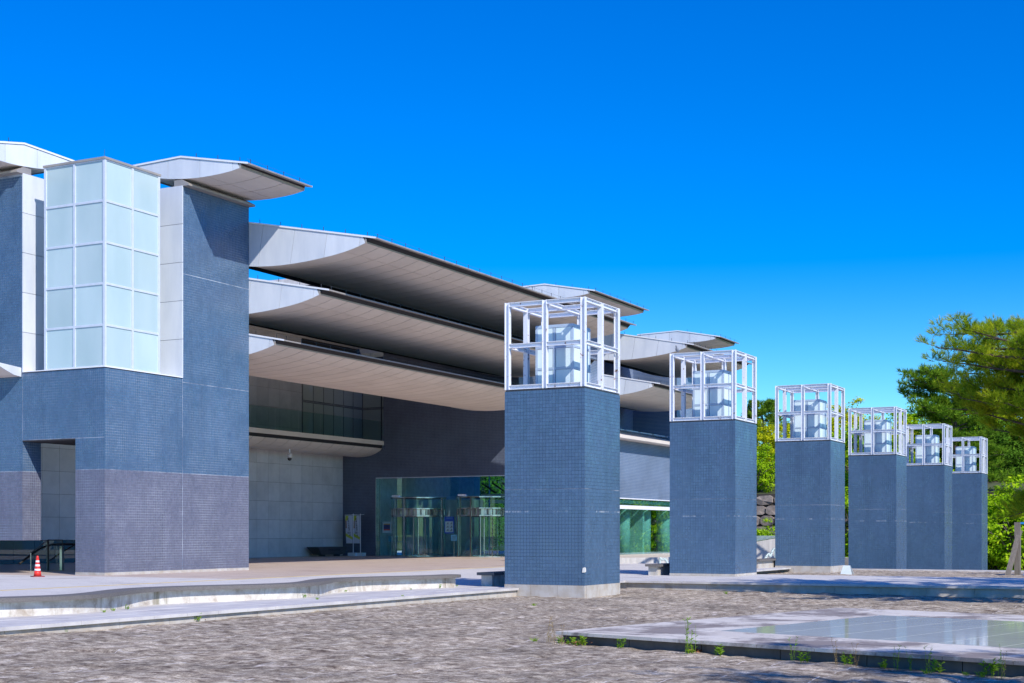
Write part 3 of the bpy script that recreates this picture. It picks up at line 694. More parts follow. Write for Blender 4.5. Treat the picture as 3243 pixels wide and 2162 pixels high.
for i in range(6):
    u0 = 71.15+1.093*i
    for z0, z1 in ((6.7, 9.37), (9.45, 11.9)):
        mpart(MB().box((u0+.03, VW-.03, z0+.03), (u0+1.063, VW+.0, z1-.03)), 'pane', 'glass_dark', gz_)
    mpart(MB().box((u0-.022, VW-.05, 6.7), (u0+.022, VW+.01, 11.95)), 'mullion', 'mullion_grey', gz_)
mpart(MB().box((71.15, VW-.05, 9.37), (77.72, VW+.012, 9.45)), 'transom', 'mullion_grey', gz_)
for a, c in ((47.99, 49.45), (49.51, 50.90)):
    for z0, z1 in ((6.7, 9.37), (9.45, 11.9)): mpart(MB().box((77.70, a, z0+.03), (77.73, c, z1-.03)), 'pane', 'glass_dark', gz_)
mpart(MB().box((77.66, 49.45, 6.7), (77.75, 49.51, 11.95)), 'mullion', 'dark_steel', gz_)
mpart(MB().box((77.67, 47.95, 9.37), (77.74, 50.9, 9.45)), 'transom', 'mullion_grey', gz_)
mpart(MB().box((77.76, 47.0, 6.5), (79, 52, 13.0)), 'window_backing', 'interior_dark', gz_)
# balcony
bprof = [(47.95, 7.1), (47.95, 6.88), (48.03, 6.86), (48.03, 6.66), (48.2, 6.52), (48.5, 6.36), (48.9, 6.23), (49.35, 6.17), (49.9, 6.175), (50.45, 6.23), (50.95, 6.31), (50.95, 7.1)]
bal = mpart(MB().prism(bprof[:2]+[(48.1, 6.86), (48.1, 6.7), (48.3, 6.56), (48.9, 6.29), (49.35, 6.24), (50.45, 6.29), (50.95, 6.36), (50.95, 7.1)], lambda p, t: (t, p[0], p[1]), 46, UE-.005), 'balcony', 'dark_joint')
mpart(MB().box((46, 47.90, 6.87), (UE-.01, 47.99, 7.13)), 'edge_beam', 'soffit', bal)
k = 0; u = 46.0
while u < UE-.5:
    if u > 60 or u < 55: mpart(MB().strip(bprof[3:11], lambda p, t: (t, p[0], p[1]), u+.02, min(u+1.1, UE-.01)-.02, .02), 'soffit_panel', 'soffit', bal)
    u += 1.1
u = 75.45
while u > 57: mpart(MB().box((u-2.17, 48.02, 7.13), (u-.02, 48.04, 8.35)), 'glass_balustrade', 'glass_rail', bal); u -= 2.19
# entrance wall (faces the court), with the glazed opening
ew = MB(); OV = 48.51; OZ = 4.87
ew.box((UE, OV, -.1), (UE+.5, VW+.04, 6.6)); ew.box((UE, C_V-.004, OZ), (UE+.5, OV, 6.6)); ew.box((UE, C_V-.004, 6.6), (UE+.5, 47.94, 14.2)); ew.box((UE, C_V-.004, -.1), (UE+.5, 36.8, OZ))
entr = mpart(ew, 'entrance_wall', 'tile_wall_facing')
mpart(MB().box((UE-.01, OV-.04, 0), (UE+.3, OV+.001, OZ)), 'opening_trim', 'stainless', entr)
mpart(MB().box((UE-.012, 36.8, OZ-.05), (UE+.3, OV-.041, OZ-.001)), 'opening_trim', 'alu_frame', entr)
# lobby behind
lb_ = mpart(MB().box((UE+.5, 35.3, -.05), (88, 49.2, .004)), 'lobby_floor', 'interior_floor')
mpart(MB().box((UE+.52, OV+.05, 0), (UE+2.6, OV+.3, 5.2)), 'lobby_side_wall', 'interior_white')
mpart(MB().box((UE+2.6, OV-.6, 0), (88, OV-.3, 5.2)), 'lobby_side_wall', 'interior_wall')
bw = mpart(MB().box((87, 35.3, 0), (87.3, 40.7, 5.2)), 'lobby_back_wall', 'interior_wall')
for i in range(5): mpart(MB().box((87.1, 40.72+i*1.5, .02), (87.12, 40.72+i*1.5+1.46, 5.1)), 'added_rear_pane', 'glass_clear', bw); mpart(MB().box((87.06, 40.70+i*1.5-.03, 0), (87.16, 40.70+i*1.5+.016, 5.15)), 'added_rear_mullion', 'alu_frame', bw)  # rear glazing added to bring daylight into the lobby
mpart(MB().box((UE+.5, 37, 5.0), (79.4, 49.2, 5.15)), 'lobby_ceiling', 'interior_white'); mpart(MB().box((79.42, 40.6, 5.05), (87.3, 48.2, 5.07)), 'added_skylight', 'glass_clear')  # unseen roof glazing added so sky light falls into the lobby
mpart(MB().box((82, 44.6, 0), (82.3, 47.8, 3.6)), 'lobby_partition', 'interior_wall')
for i in range(8): mpart(MB().cyl((79.2, 43.0-i*.75, 4.55), (80.2, 42.5-i*.75, 3.95), .06), 'truss_strut', 'dark_steel')
mpart(MB().box((80.0, 36.5, 3.65), (80.4, 43.5, 3.9)), 'lobby_beam', 'interior_wall')
# glass front
v = OV-.05
gf = [(48.46, 47.28), (43.78, 42.7), (39.3, 38.1), (38.1, 36.85)]
for a, c in gf: mpart(MB().box((UE+.2, c+.01, .01), (UE+.22, a-.01, OZ-.06)), 'entrance_pane', 'glass_clear', entr)
v = 47.28
while v > 37.5: mpart(MB().box((UE+.2, max(v-1.46, 36.85)+.008, 3.66), (UE+.22, v-.008, OZ-.06)), 'entrance_pane', 'glass_clear', entr); v -= 1.46
# revolving doors
def revolving(cv):
    c = (UE+.25, cv); r = 1.68
    d = mpart(MB().lathe((c[0], c[1], 0), [(r+.03, 3.53), (r+.03, 3.6), (r-.15, 3.62), (r-.15, 3.53)], 40), 'revolving_door', 'stainless')
    for z0, z1, rr in ((2.42, 2.50, r), (2.86, 2.93, r), (0.0, .05, r), (2.5, 2.86, r-.35)):
        mpart(MB().lathe((c[0], c[1], 0), [(rr, z0), (rr, z1), (rr-.1, z1), (rr-.1, z0)], 40), 'drum_ring', 'stainless', d)
    for k in range(20):
        a = 2*math.pi*k/20; mpart(MB().box((c[0]+(r-.05)*math.cos(a)-.03, c[1]+(r-.05)*math.sin(a)-.03, 2.5), (c[0]+(r-.05)*math.cos(a)+.03, c[1]+(r-.05)*math.sin(a)+.03, 2.86)), 'ring_block', 'stainless', d)
    for a0 in range(12):                # curved glass
        a = 2*math.pi*a0/12; e = 2*math.pi/12
        for z0, z1 in ((.05, 2.42), (2.93, 3.53)):
            if z0 < 1 and a0 in (5, 6): continue
            p = [(c[0]+r*math.cos(a+e*t), c[1]+r*math.sin(a+e*t)) for t in (.01, .34, .67, .99)]
            mb = MB()
            for i in range(3): mb.add([(*p[i], z0), (*p[i+1], z0), (*p[i+1], z1), (*p[i], z1)], [(0, 1, 2, 3)])
            mpart(mb, 'curved_pane', 'glass_clear', d)
    for ang in (90, 135, 180, 225, 270, 0):
        a = R(ang); x, y = c[0]+(r-.02)*math.cos(a), c[1]+(r-.02)*math.sin(a); w = .045 if ang in (90, 180, 270) else .025
        mpart(MB().box((x-w, y-w, 0), (x+w, y+w, 3.55 if ang in (90, 270, 180) else 2.42)), 'door_post', 'stainless', d)
    mpart(MB().cyl((c[0], c[1], 0), (c[0], c[1], 2.42), .05), 'centre_post', 'stainless', d)
    for ang in (20, 110, 200, 290):
        a = R(ang); q = (c[0]+1.55*math.cos(a), c[1]+1.55*math.sin(a)); n_ = np.array([-math.sin(a), math.cos(a)])*.01
        mb = MB(); mb.add([(c[0]-n_[0], c[1]-n_[1], .06), (q[0]-n_[0], q[1]-n_[1], .06), (q[0]-n_[0], q[1]-n_[1], 2.4), (c[0]-n_[0], c[1]-n_[1], 2.4)], [(0, 1, 2, 3)])
        mpart(mb, 'door_leaf', 'glass_clear', d)
        mpart(MB().cyl((q[0], q[1], .06), (q[0], q[1], 2.4), .025), 'leaf_stile', 'stainless', d)
    mpart(MB().box((c[0]-r-.06, c[1]+.35, 3.62), (c[0]-r+.12, c[1]+.85, 3.72)), 'sensor', 'white_paint', d)
revolving(45.55); revolving(40.95)
# second tower (behind the pillars) and gallery wing
mpart(MB().box((71.0, 36.2, 9.6), (UE-.01, 41, 14.0)), 'shade_block', 'tile_wall_facing')  # block added to keep sun off the entrance wall
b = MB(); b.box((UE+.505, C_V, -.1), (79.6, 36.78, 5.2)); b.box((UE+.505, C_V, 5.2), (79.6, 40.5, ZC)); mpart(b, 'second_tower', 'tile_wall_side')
GA, GE = 79.6, 101.0
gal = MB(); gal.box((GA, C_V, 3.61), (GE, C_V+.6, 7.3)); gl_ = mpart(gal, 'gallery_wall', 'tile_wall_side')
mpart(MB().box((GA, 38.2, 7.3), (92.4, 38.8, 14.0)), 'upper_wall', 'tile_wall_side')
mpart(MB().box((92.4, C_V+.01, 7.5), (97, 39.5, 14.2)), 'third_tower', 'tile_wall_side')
b = mpart(MB().prism([(34.12, 7.44), (34.12, 7.24), (34.4, 7.20), (C_V-.003, 7.23), (C_V+.6, 7.3), (38.2, 8.3), (38.2, 8.4)], lambda p, t: (t, p[0], p[1]), GA, GE), 'gallery_canopy', 'soffit')
for i in range(6): mpart(MB().box((80.2+i*2.4, 35.6, 7.98), (82.2+i*2.4, 36.0, 8.04)), 'roof_louvre', 'alu_frame', b)
mpart(MB().box((GA, C_V-.12, 2.93), (GE, C_V+.3, 3.16)), 'gallery_beam', 'white_paint', gl_)
mpart(MB().box((GA, C_V-.05, 3.56), (GE, C_V-.004, 3.62)), 'gallery_sill', 'white_paint', gl_)
u = GA
while u < GE-.3:
    w = 2.29
    mpart(MB().box((u+.012, C_V+.02, .08), (u+w-.012, C_V+.04, 2.92)), 'gallery_pane', 'glass_gallery', gl_)
    mpart(MB().box((u+.012, C_V+.02, 3.17), (u+w-.012, C_V+.04, 3.55)), 'gallery_pane', 'glass_gallery', gl_)
    u += w
for u in (81.6, 85.12, 88.7, 92.2): mpart(MB().cyl((u, C_V+.9, 0), (u, C_V+.9, 3.6), .42, .42, 20), 'gallery_column', 'interior_white', gl_, True)
mpart(MB().box((GA, C_V-.1, -.05), (GE, C_V+8, .07)), 'gallery_floor', 'interior_floor', gl_)
mpart(MB().box((GA, C_V+5.5, .07), (GE, C_V+5.8, 3.3)), 'gallery_back_wall', 'interior_white', gl_)
mpart(MB().box((GA, C_V+.3, 3.3), (GE, C_V+7.5, 3.5)), 'gallery_ceiling', 'interior_white', gl_)
# roof slabs added to shade the panel wall; the white one also bounces light
mpart(MB().box((56, 37.42, 13.2), (77.2, 58, 13.6)), 'shade_roof', 'interior_white'); mpart(MB().box((42.1, 39.45, 13.2), (49.0, 47, 13.6)), 'shade_roof', 'roof_metal')
# security camera, stairwell
scm = thing('security_camera', 'white dome security camera hanging under the balcony', 'camera', (66.9, 48.8, 6.2))
MB().cyl((66.9, 48.8, 6.22), (66.9, 48.8, 5.98), .035).build('bracket', 'white_paint', scm)
MB().lathe((66.9, 48.8, 5.62), [(.10, .1), (.14, .14), (.15, .3), (.1, .36)], 16).build('housing', 'interior_white', scm, None, True)
MB().lathe((66.9, 48.8, 5.55), [(.02, 0), (.09, .03), (.12, .1), (.12, .165)], 16).build('dome', 'dark_steel', scm, None, True)

# ------------------------------------------------------------------ escalator / stair balustrade behind the tower opening
es = thing('stair_balustrade', 'glass stair balustrade with steel posts and black handrail beside the tower opening', 'balustrade', (41, 41.3, 0))
def plane_pt(x, y, v=41.3): return on(x, y, 1, v)
pA = [plane_pt(98, 1751), plane_pt(152, 1709), plane_pt(198, 1709)]
pB = [plane_pt(98, 1806), plane_pt(152, 1806), plane_pt(198, 1806)]
for i in range(2): MB().add([pB[i], pB[i+1], pA[i+1], pA[i]], [(0, 1, 2, 3)]).build('glass_panel', 'glass_rail', es)
MB().tube([tuple(p) for p in pA], .018).build('top_rail', 'stainless', es)
for i, r in enumerate((.018, .05, .02)): MB().cyl(tuple(pB[i]-np.array([0, 0, .05])), tuple(pA[i]), r).build('post', ['stainless', 'dark_steel', 'dark_steel'][i], es)
hr = [plane_pt(x, y, 41.7) for x, y in ((62, 1785), (100, 1755), (130, 1735), (150, 1728), (165, 1724), (200, 1723), (240, 1723))]
MB().tube([tuple(p) for p in hr], .045).build('black_handrail', 'escalator_belt', es)
hr = [plane_pt(x, y, 41.6) for x, y in ((155, 1777), (190, 1752), (240, 1723))]
MB().tube([tuple(p) for p in hr], .03).build('black_handrail', 'escalator_belt', es)
p = plane_pt(196, 1806, 41.2); q = plane_pt(196, 1730, 41.2)
MB().box((p[0]-.06, p[1]-.06, 0), (p[0]+.06, p[1]+.06, q[2])).build('post', 'stainless', es)
tp_ = plane_pt(150, 1808, 40.9); structure(MB().box((tp_[0]-.2, 40.6, -.02), (tp_[0]+.6, 40.8, .006)).build('tactile_strip', 'tactile'))

# ------------------------------------------------------------------ traffic cone
cu, cv = 35.22, 35.97
cone = thing('traffic_cone', 'red traffic cone with white reflective bands in front of the tower', 'traffic cone', (cu, cv, 0))
d = .19; c45 = math.cos(R(70)); s45 = math.sin(R(70))
sq = [(cu+d*1.414*math.cos(R(a)), cv+d*1.414*math.sin(R(a))) for a in (16, 106, 196, 286)]
MB().add([(x, y, 0) for x, y in sq]+[(x, y, .03) for x, y in sq], [(3, 2, 1, 0), (4, 5, 6, 7), (0, 1, 5, 4), (1, 2, 6, 5), (2, 3, 7, 6), (3, 0, 4, 7)]).build('base', 'cone_base', cone)
rc = lambda z: .125-(.125-.035)*(z-.03)/.66
zs = [.03, .20, .265, .345, .41, .48, .54, .60, .69]
for i in range(8):
    z0, z1 = zs[i], zs[i+1]; white = i in (1, 3, 5)
    pr = [(rc(z0)+(.002 if white else 0), z0), (rc(z1)+(.002 if white else 0), z1)]
    if i == 7: pr = [(rc(.6), .6), (rc(.66), .66), (.034, .685), (.022, .70)]
    MB().lathe((cu, cv, 0), pr, 24).build('reflective_band' if white else 'cone_body', 'cone_white' if white else 'cone_red', cone, None, True)

# ------------------------------------------------------------------ benches
bench = thing('curved_bench', 'long wavy bench with grey granite top and peeling white painted base', 'bench', (24, 19, 0))
def bv_(u): return 19.42-.52*math.cos(2*math.pi*(u-26.4)/6.9)
us = np.linspace(9.5, 33.85, 154)
def ribbon(us, off0, off1, z0, z1):
    mb = MB(); n = len(us); f = []; b_ = []
    for i, u in enumerate(us):
        s = (bv_(u+.01)-bv_(u-.01))/.02; nn = np.array([-s, 1])/math.hypot(s, 1); p = np.array([u, bv_(u)])
        # round the free end
        e = max(0, 1-(33.9-u)/.35) if u > 33 else 0; w = math.sqrt(max(0, 1-e*e)) if e else 1
        m = (off0+off1)/2; f.append(p+nn*(m+(off0-m)*w)); b_.append(p+nn*(m+(off1-m)*w))
    vs = [(q[0], q[1], z) for z in (z0, z1) for q in f]+[(q[0], q[1], z) for z in (z0, z1) for q in b_]
    for i in range(n-1): mb_f = [(i, i+1, n+i+1, n+i), (2*n+i, 3*n+i, 3*n+i+1, 2*n+i+1), (n+i, n+i+1, 3*n+i+1, 3*n+i), (i, 2*n+i, 2*n+i+1, i+1)]; mb.f += mb_f
    mb.f += [(0, n, 3*n, 2*n), (n-1, 3*n-1, 4*n-1, 2*n-1)]; mb.v = vs
    return mb
ribbon(us, .14, .44, -.02, .272).build('base', 'peeling_white', bench)
seg = np.array_split(us, 12)
for i, s_ in enumerate(seg):
    s2 = np.concatenate([s_, [seg[i+1][0]-.005]]) if i < 11 else np.append(s_, 33.89)
    ribbon(s2, -.03, .55, .273, .348).build('granite_top', 'granite_grey', bench)
for n, (u, v, L, lab) in enumerate(((34.7, 18.5, 3.4, 'short stone bench behind the pillar with the stained plinth'), (46.05, 18.1, 3.2, 'short stone bench behind the pillar with the pigeon'), (56.2, 17.75, 4.0, 'short stone bench behind the pillar in the rear court'))):
    sb = thing('stone_bench', lab, 'bench', (u, v, 0), 'short benches behind the pillars')
    MB().box((u+.12, v+.08, -.02), (u+L-.1, v+.42, .30)).build('base', 'peeling_white' if n == 0 else 'granite_plinth', sb)
    for k in range(3): MB().box((u+k*L/3+.004, v-.04, .301), (u+(k+1)*L/3-.004, v+.5, .38)).build('granite_top', 'granite_grey', sb)

# ------------------------------------------------------------------ entrance furniture
def text_mesh(txt, size, ext=.002):
    cu_ = bpy.data.curves.new('lettering', 'FONT'); cu_.body = txt; cu_.size = size; cu_.extrude = ext; cu_.align_x = 'CENTER'; cu_.align_y = 'CENTER'
    o = bpy.data.objects.new('lettering', cu_); COL.objects.link(o); dg = bpy.context.evaluated_depsgraph_get()
    me = bpy.data.meshes.new_from_object(o.evaluated_get(dg)); bpy.data.objects.remove(o); bpy.data.curves.remove(cu_); return me
def lettering(txt, size, loc, rot, m, parent, mirror=False):
    me = text_mesh(txt, size); me.materials.clear(); me.materials.append(MATS[m])
    if mirror: me.transform(Matrix.Diagonal((-1, 1, 1, 1)))
    me.transform(Matrix.Translation(loc) @ rot); return link('lettering', me, parent)
FACE_U = Matrix.Rotation(R(-90), 4, 'Z') @ Matrix.Rotation(R(90), 4, 'X')      # readable from -u side
for n, (u, v) in enumerate(((74.55, 49.55), (74.75, 49.15))):
    fl = thing('banner_flag', ['white vertical banner on a pole, its cloth slanting away beside the name stone', 'white vertical banner on a pole, hanging straight beside the entrance glass'][n], 'banner', (u, v, 0), 'banners by the entrance')
    MB().box((u-.2, v-.28, 0), (u+.2, v+.28, .2)).build('water_base', 'sandwich_sign', fl)
    MB().cyl((u, v, .2), (u, v, 2.62), .022).build('pole', 'white_paint', fl)
    MB().cyl((u-.0, v-.28, 2.57), (u+.0, v+.62, 2.55), .010).build('crossbar', 'white_paint', fl)
    sl = .10 if n == 0 else .03
    def bp(a, z, d=.0): return (u-.025-d, v+.03+a+(sl*(z-.75)/1.75 if a > 0 else 0), z)
    MB().add([bp(0, .78), bp(.47, .78), bp(.47, 2.52), bp(0, 2.52)], [(0, 1, 2, 3)]).build('cloth', 'banner_cloth', fl)
    MB().add([bp(.0, 1.0, .004), bp(.47, 1.22, .004), bp(.47, 1.0+.42, .004), bp(0, 1.17, .004)], [(0, 1, 2, 3)]).build('green_stripe', 'banner_green', fl)
    MB().add([bp(.36, 1.72, .004), bp(.46, 1.72, .004), bp(.46, 2.3, .004), bp(.36, 2.3, .004)], [(0, 1, 2, 3)]).build('brown_stripe', 'banner_brown', fl)
    MB().add([bp(.28, 2.2, .005), bp(.47, 2.2, .005), bp(.42, 2.5, .005), bp(.2, 2.5, .005)], [(0, 1, 2, 3)]).build('green_patch', 'banner_green', fl)
    for i, ch in enumerate('和歌山県誕生'): lettering(ch, .13, bp(.25-.01*i, 2.28-i*.135, .008), FACE_U, 'ink', fl, True)
    lettering('150', .17, bp(.21, 1.43, .008), FACE_U, 'ink', fl, True); lettering('年', .13, bp(.16, 1.27, .008), FACE_U, 'ink', fl, True)
ns = thing('name_stone', 'dark stone name block leaning back at the foot of the panel wall', 'name stone', (74.4, 50.3, 0))
na = np.array([74.3, 51.05]); 
MB().prism([(-.45, .12), (.0, .12), (-.02, .5), (-.38, .5)], lambda p, t: (74.0+p[0]*1.0+.3*(1 if p[1] > .3 else 0)*0, t, p[1]), 49.75, 51.6-.7)
# block parallel to the entrance wall, wider at the top
MB().add([(74.3, 50.90, .10), (74.3, 49.95, .10), (74.6, 49.95, .10), (74.6, 50.90, .10), (73.9, 51.35-.42, .52), (73.9, 49.75, .52), (74.75, 49.75, .52), (74.75, 50.93, .52)],
         [(0, 1, 2, 3), (7, 6, 5, 4), (0, 4, 5, 1), (1, 5, 6, 2), (2, 6, 7, 3), (3, 7, 4, 0)])
e0 = on(995, 1759, 1, 50.2); e1 = on(1081, 1759, 1, 50.2)
MB().add([(x, y, z) for x, y, z in ((e0[0]+.35, 49.9, .10), (e1[0]-.02, 49.9, .10), (e1[0]-.02, 50.5, .10), (e0[0]+.35, 50.5, .10), (e0[0]-.25, 49.75, .58), (e1[0]+.0, 49.75, .58), (e1[0]+.0, 50.6, .58), (e0[0]-.25, 50.6, .58))],
         [(3, 2, 1, 0), (4, 5, 6, 7), (0, 1, 5, 4), (1, 2, 6, 5), (2, 3, 7, 6), (3, 0, 4, 7)]).build('block', 'black_stone', ns)
for t in (.25, .8): MB().box((e0[0]+(e1[0]-e0[0])*t, 50.0, -.01), (e0[0]+(e1[0]-e0[0])*t+.15, 50.4, .10)).build('foot', 'granite_grey', ns)
tm = (e0[0]+e1[0])/2
lettering('和歌山県立近代美術館', .13, (tm+.1, 49.79, .40), Matrix.Rotation(R(90+17), 4, 'X'), 'ink', ns)

def flat(x, v0, v1, z0, z1, t=.015): return MB().box((x-t, v0, z0), (x, v1, z1))
po = thing('event_poster', 'white event poster with navy picture on the glass beside the revolving door', 'poster', (UE+.19, 47.5, 1.7))
px0 = UE+.185; v0 = on(1239, 1690, 0, px0)[1]; v1 = on(1212, 1690, 0, px0)[1]
flat(px0, v0, v1, 1.42, 2.12).build('sheet', 'poster_pale', po); flat(px0-.016, v0+.08, v1-.08, 1.58, 2.0, .002).build('picture', 'poster_navy', po)
flat(px0-.019, v0+.08, v1-.08, 1.58, 1.66, .002).build('red_band', 'poster_red', po); flat(px0-.019, v0+.08, v1-.08, 1.93, 2.0, .002).build('ochre_band', 'poster_ochre', po)
gp = thing('guide_board', 'blue guide board with a pale diagram between the revolving doors', 'board', (UE+.19, 43.2, 1.7))
v0 = on(1438, 1690, 0, px0)[1]; v1 = on(1408, 1690, 0, px0)[1]
flat(px0, v0, v1, 1.4, 2.42).build('sheet', 'poster_blue', gp); flat(px0-.016, v0+.05, v1-.05, 1.47, 2.13, .002).build('diagram', 'poster_pale', gp)
for i in range(7): flat(px0-.019, v0+.12+i*.06, v0+.16+i*.06, 2.31, 2.35, .002).build('header_mark', 'sign_cyan', gp)
for i in range(3):
    for j in range(2):
        flat(px0-.019, v0+.10+j*.26, v0+.10+j*.26+.16, 1.56+i*.2, 1.56+i*.2+.025, .002).build('diagram_line', 'ink', gp); flat(px0-.019, v0+.13+j*.26, v0+.13+j*.26+.06, 1.60+i*.2, 1.66+i*.2, .002).build('diagram_mark', 'ink', gp)
st = thing('stand_sign', 'pale blue notice on a thin stand by the second revolving door', 'sign', (74.9, 42.5, 0))
su = 74.9; sv = on(1438, 1700, 0, su)[1]
MB().lathe((su, sv, 0), [(.16, 0), (.16, .015), (.03, .03)], 20).build('foot', 'stainless', st); MB().cyl((su, sv, .02), (su, sv, .98), .012).build('pole', 'stainless', st)
flat(su-.01, sv-.21, sv+.21, .95, 1.33).build('notice', 'sign_cyan', st)
for i in range(4): flat(su-.026, sv-.15, sv+.15, 1.02+i*.06, 1.035+i*.06, .001).build('text_line', 'ink', st)
tb = thing('lobby_table', 'small side table with a blue box seen through the entrance glass', 'table', (76.6, 47.2, 0))
MB().box((76.3, 46.6, .84), (76.8, 48.2, .88)).build('table_top', 'interior_wall', tb)
for a in (76.33, 76.73):
    for c in (46.65, 48.1): MB().box((a, c, .0), (a+.04, c+.04, .84)).build('leg', 'interior_wall', tb)
bx_ = tag(MB().box((76.4, 47.65, .881), (76.7, 48.15, 1.24)).build('leaflet_box', 'sign_cyan'), 'cyan leaflet box on the small lobby table', 'box')
for n, (u, v) in enumerate(((82.0, 45.3), (82.5, 41.2))):
    rk = MB(); q = random.Random(n)
    vs = []; k = 10
    prof = [(.0, 0), (.55, .0), (.6, .25), (.42, .55), (.3, .85), (.12, 1.15), (.03, 1.25)]
    for r, z in prof:
        for i in range(k): t = 2*math.pi*i/k; e = r*q.uniform(.65, 1.2); vs.append((u+e*math.cos(t), v+e*math.sin(t), z+q.uniform(-.08, .08)*(z > 0)))
    rk.add(vs, [(j*k+i, j*k+(i+1) % k, (j+1)*k+(i+1) % k, (j+1)*k+i) for j in range(len(prof)-1) for i in range(k)])
    tag(rk.build('rock_sculpture', 'interior_white'), ['pale rock sculpture in the lobby behind the door by the posters', 'pale rock sculpture in the lobby behind the door beside the stand sign'][n], 'sculpture')
tb2 = thing('reception_table', 'wooden reception table inside the lobby behind the second door', 'table', (81, 39.5, 0))
MB().box((80.6, 38.6, .72), (81.4, 40.6, .77)).build('table_top', 'wood_brown', tb2)
for a in (80.65, 81.3):
    for c in (38.65, 40.5): MB().box((a, c, 0), (a+.05, c+.05, .72)).build('leg', 'wood_brown', tb2)

# ------------------------------------------------------------------ far side of the plaza
cb = thing('planter_kerb', 'low curved concrete kerb holding sandy ground below the gallery glass', 'kerb', (66, 26.5, 0))
ks = [(62.2, 27.6), (62.8, 26.4), (63.6, 25.7), (65, 25.0), (67.5, 24.4), (70, 24.4), (74, 25)]
pts = []
for i in range(len(ks)-1):
    for t in np.linspace(0, 1, 5)[:-1]: pts.append(np.array(ks[i])*(1-t)+np.array(ks[i+1])*t)
pts.append(np.array(ks[-1]))
mb = MB(); n = len(pts)
for i in range(n-1):
    p, q = pts[i], pts[i+1]; dd = (q-p)/np.linalg.norm(q-p); nn = np.array([-dd[1], dd[0]])*.2
    mb.add([(*p, -.05), (*q, -.05), (*(q+nn), -.05), (*(p+nn), -.05), (*p, .27), (*q, .27), (*(q+nn), .27), (*(p+nn), .27)], [(0, 3, 2, 1), (4, 5, 6, 7), (0, 1, 5, 4), (2, 3, 7, 6)])
mb.build('kerb', 'concrete', cb)
mb = MB()
for i in range(n-1):
    a_, c_ = 66+20*i/(n-1), 66+20*(i+1)/(n-1)
    mb.add([(*pts[i], .24), (*pts[i+1], .24), (c_, 34.8, .06), (a_, 34.8, .06)], [(0, 1, 2, 3)])
mb.build('sand_bed', 'sand', cb)
def wavy_rail(name, lab, pts):
    o = thing(name, lab, 'handrail', tuple(pts[0]-np.array([0, 0, pts[0][2]])))
    P_ = [np.array(p) for p in pts]; sm = []
    for i in range(len(P_)-1):
        a = P_[max(i-1, 0)]; b_ = P_[i]; c = P_[i+1]; d_ = P_[min(i+2, len(P_)-1)]
        for t in np.linspace(0, 1, 6)[:-1]: sm.append(.5*((2*b_)+(c-a)*t+(2*a-5*b_+4*c-d_)*t*t+(3*b_-a-3*c+d_)*t**3))
    sm.append(P_[-1]); MB().tube([tuple(p) for p in sm], .06, 8).build('rail', 'rail_green', o, None, True)
    MB().cyl(tuple(sm[-1]), (sm[-1][0], sm[-1][1], -.02), .05).build('post', 'rail_green', o)
    MB().cyl(tuple(sm[0]), (sm[0][0], sm[0][1], -.02), .05).build('post', 'rail_green', o)
dp = 66.
wavy_rail('wavy_handrail', 'pale green wavy steel handrail beside the planter kerb', [at_depth(x, y, dp) for x, y in ((2090, 1766), (2096, 1772), (2104, 1770), (2111, 1776), (2114, 1784), (2119, 1784))])
wavy_rail('wavy_handrail', 'pale green wavy steel handrail in front of the curved concrete wall', [at_depth(x, y, 72) for x, y in ((2422, 1770), (2434, 1753), (2440, 1762), (2447, 1742), (2455, 1737))])
cwl = thing('curved_wall', 'pale concrete retaining wall rising in an arc with blue glazed top', 'wall', (80, 22, 0))
for i in range(9):
    xa, xb = 2370+i*19, 2370+(i+1)*19; f = lambda x: 1712-12*math.sin(min(1, max(0, (x-2370)/170))*math.pi/2)**1.0*1.0 - .0 + 8*(1-min(1, (x-2370)/100))
    pa, pb = at_depth(xa, f(xa), 80), at_depth(xb, f(xb), 80); w = FW*.4
    MB().add([(pa[0], pa[1], -.06), (pb[0]-.0, pb[1], -.06), (pb[0], pb[1], pb[2]), (pa[0], pa[1], pa[2])]+[(p[0]+w[0], p[1]+w[1], z) for p, z in ((pa, -.05), (pb, -.05), (pb, pb[2]), (pa, pa[2]))],
             [(0, 1, 2, 3), (7, 6, 5, 4), (3, 2, 6, 7), (0, 3, 7, 4), (1, 5, 6, 2)]).build('concrete_panel', 'concrete', cwl)
    pc, pd = at_depth(xa, 1696, 86), at_depth(xb, 1696, 86)
    MB().add([pa+np.array([0, 0, .03]), pb+np.array([0, 0, .03]), pd, pc], [(0, 1, 2, 3)]).build('glazed_top', 'frosted_glass', cwl)
# triangular floor sign
sg = thing('floor_sign', 'small pale triangular sandwich sign standing in the rear court', 'sign', (56.3, 14.2, -.19))
su, sv, sz = 56.3, 14.2, -.19
for s in (-1, 1):
    MB().add([(su+s*.20, sv-.26, sz), (su+s*.20, sv+.2, sz), (su+s*.03, sv+.12, sz+.36), (su+s*.03, sv-.14, sz+.36),
              (su+s*.18, sv-.26, sz), (su+s*.18, sv+.2, sz), (su+s*.01, sv+.12, sz+.36), (su+s*.01, sv-.14, sz+.36)], [(0, 1, 2, 3), (7, 6, 5, 4), (0, 4, 5, 1), (2, 6, 7, 3), (1, 5, 6, 2), (0, 3, 7, 4)]).build('leaf', 'sandwich_sign', sg)
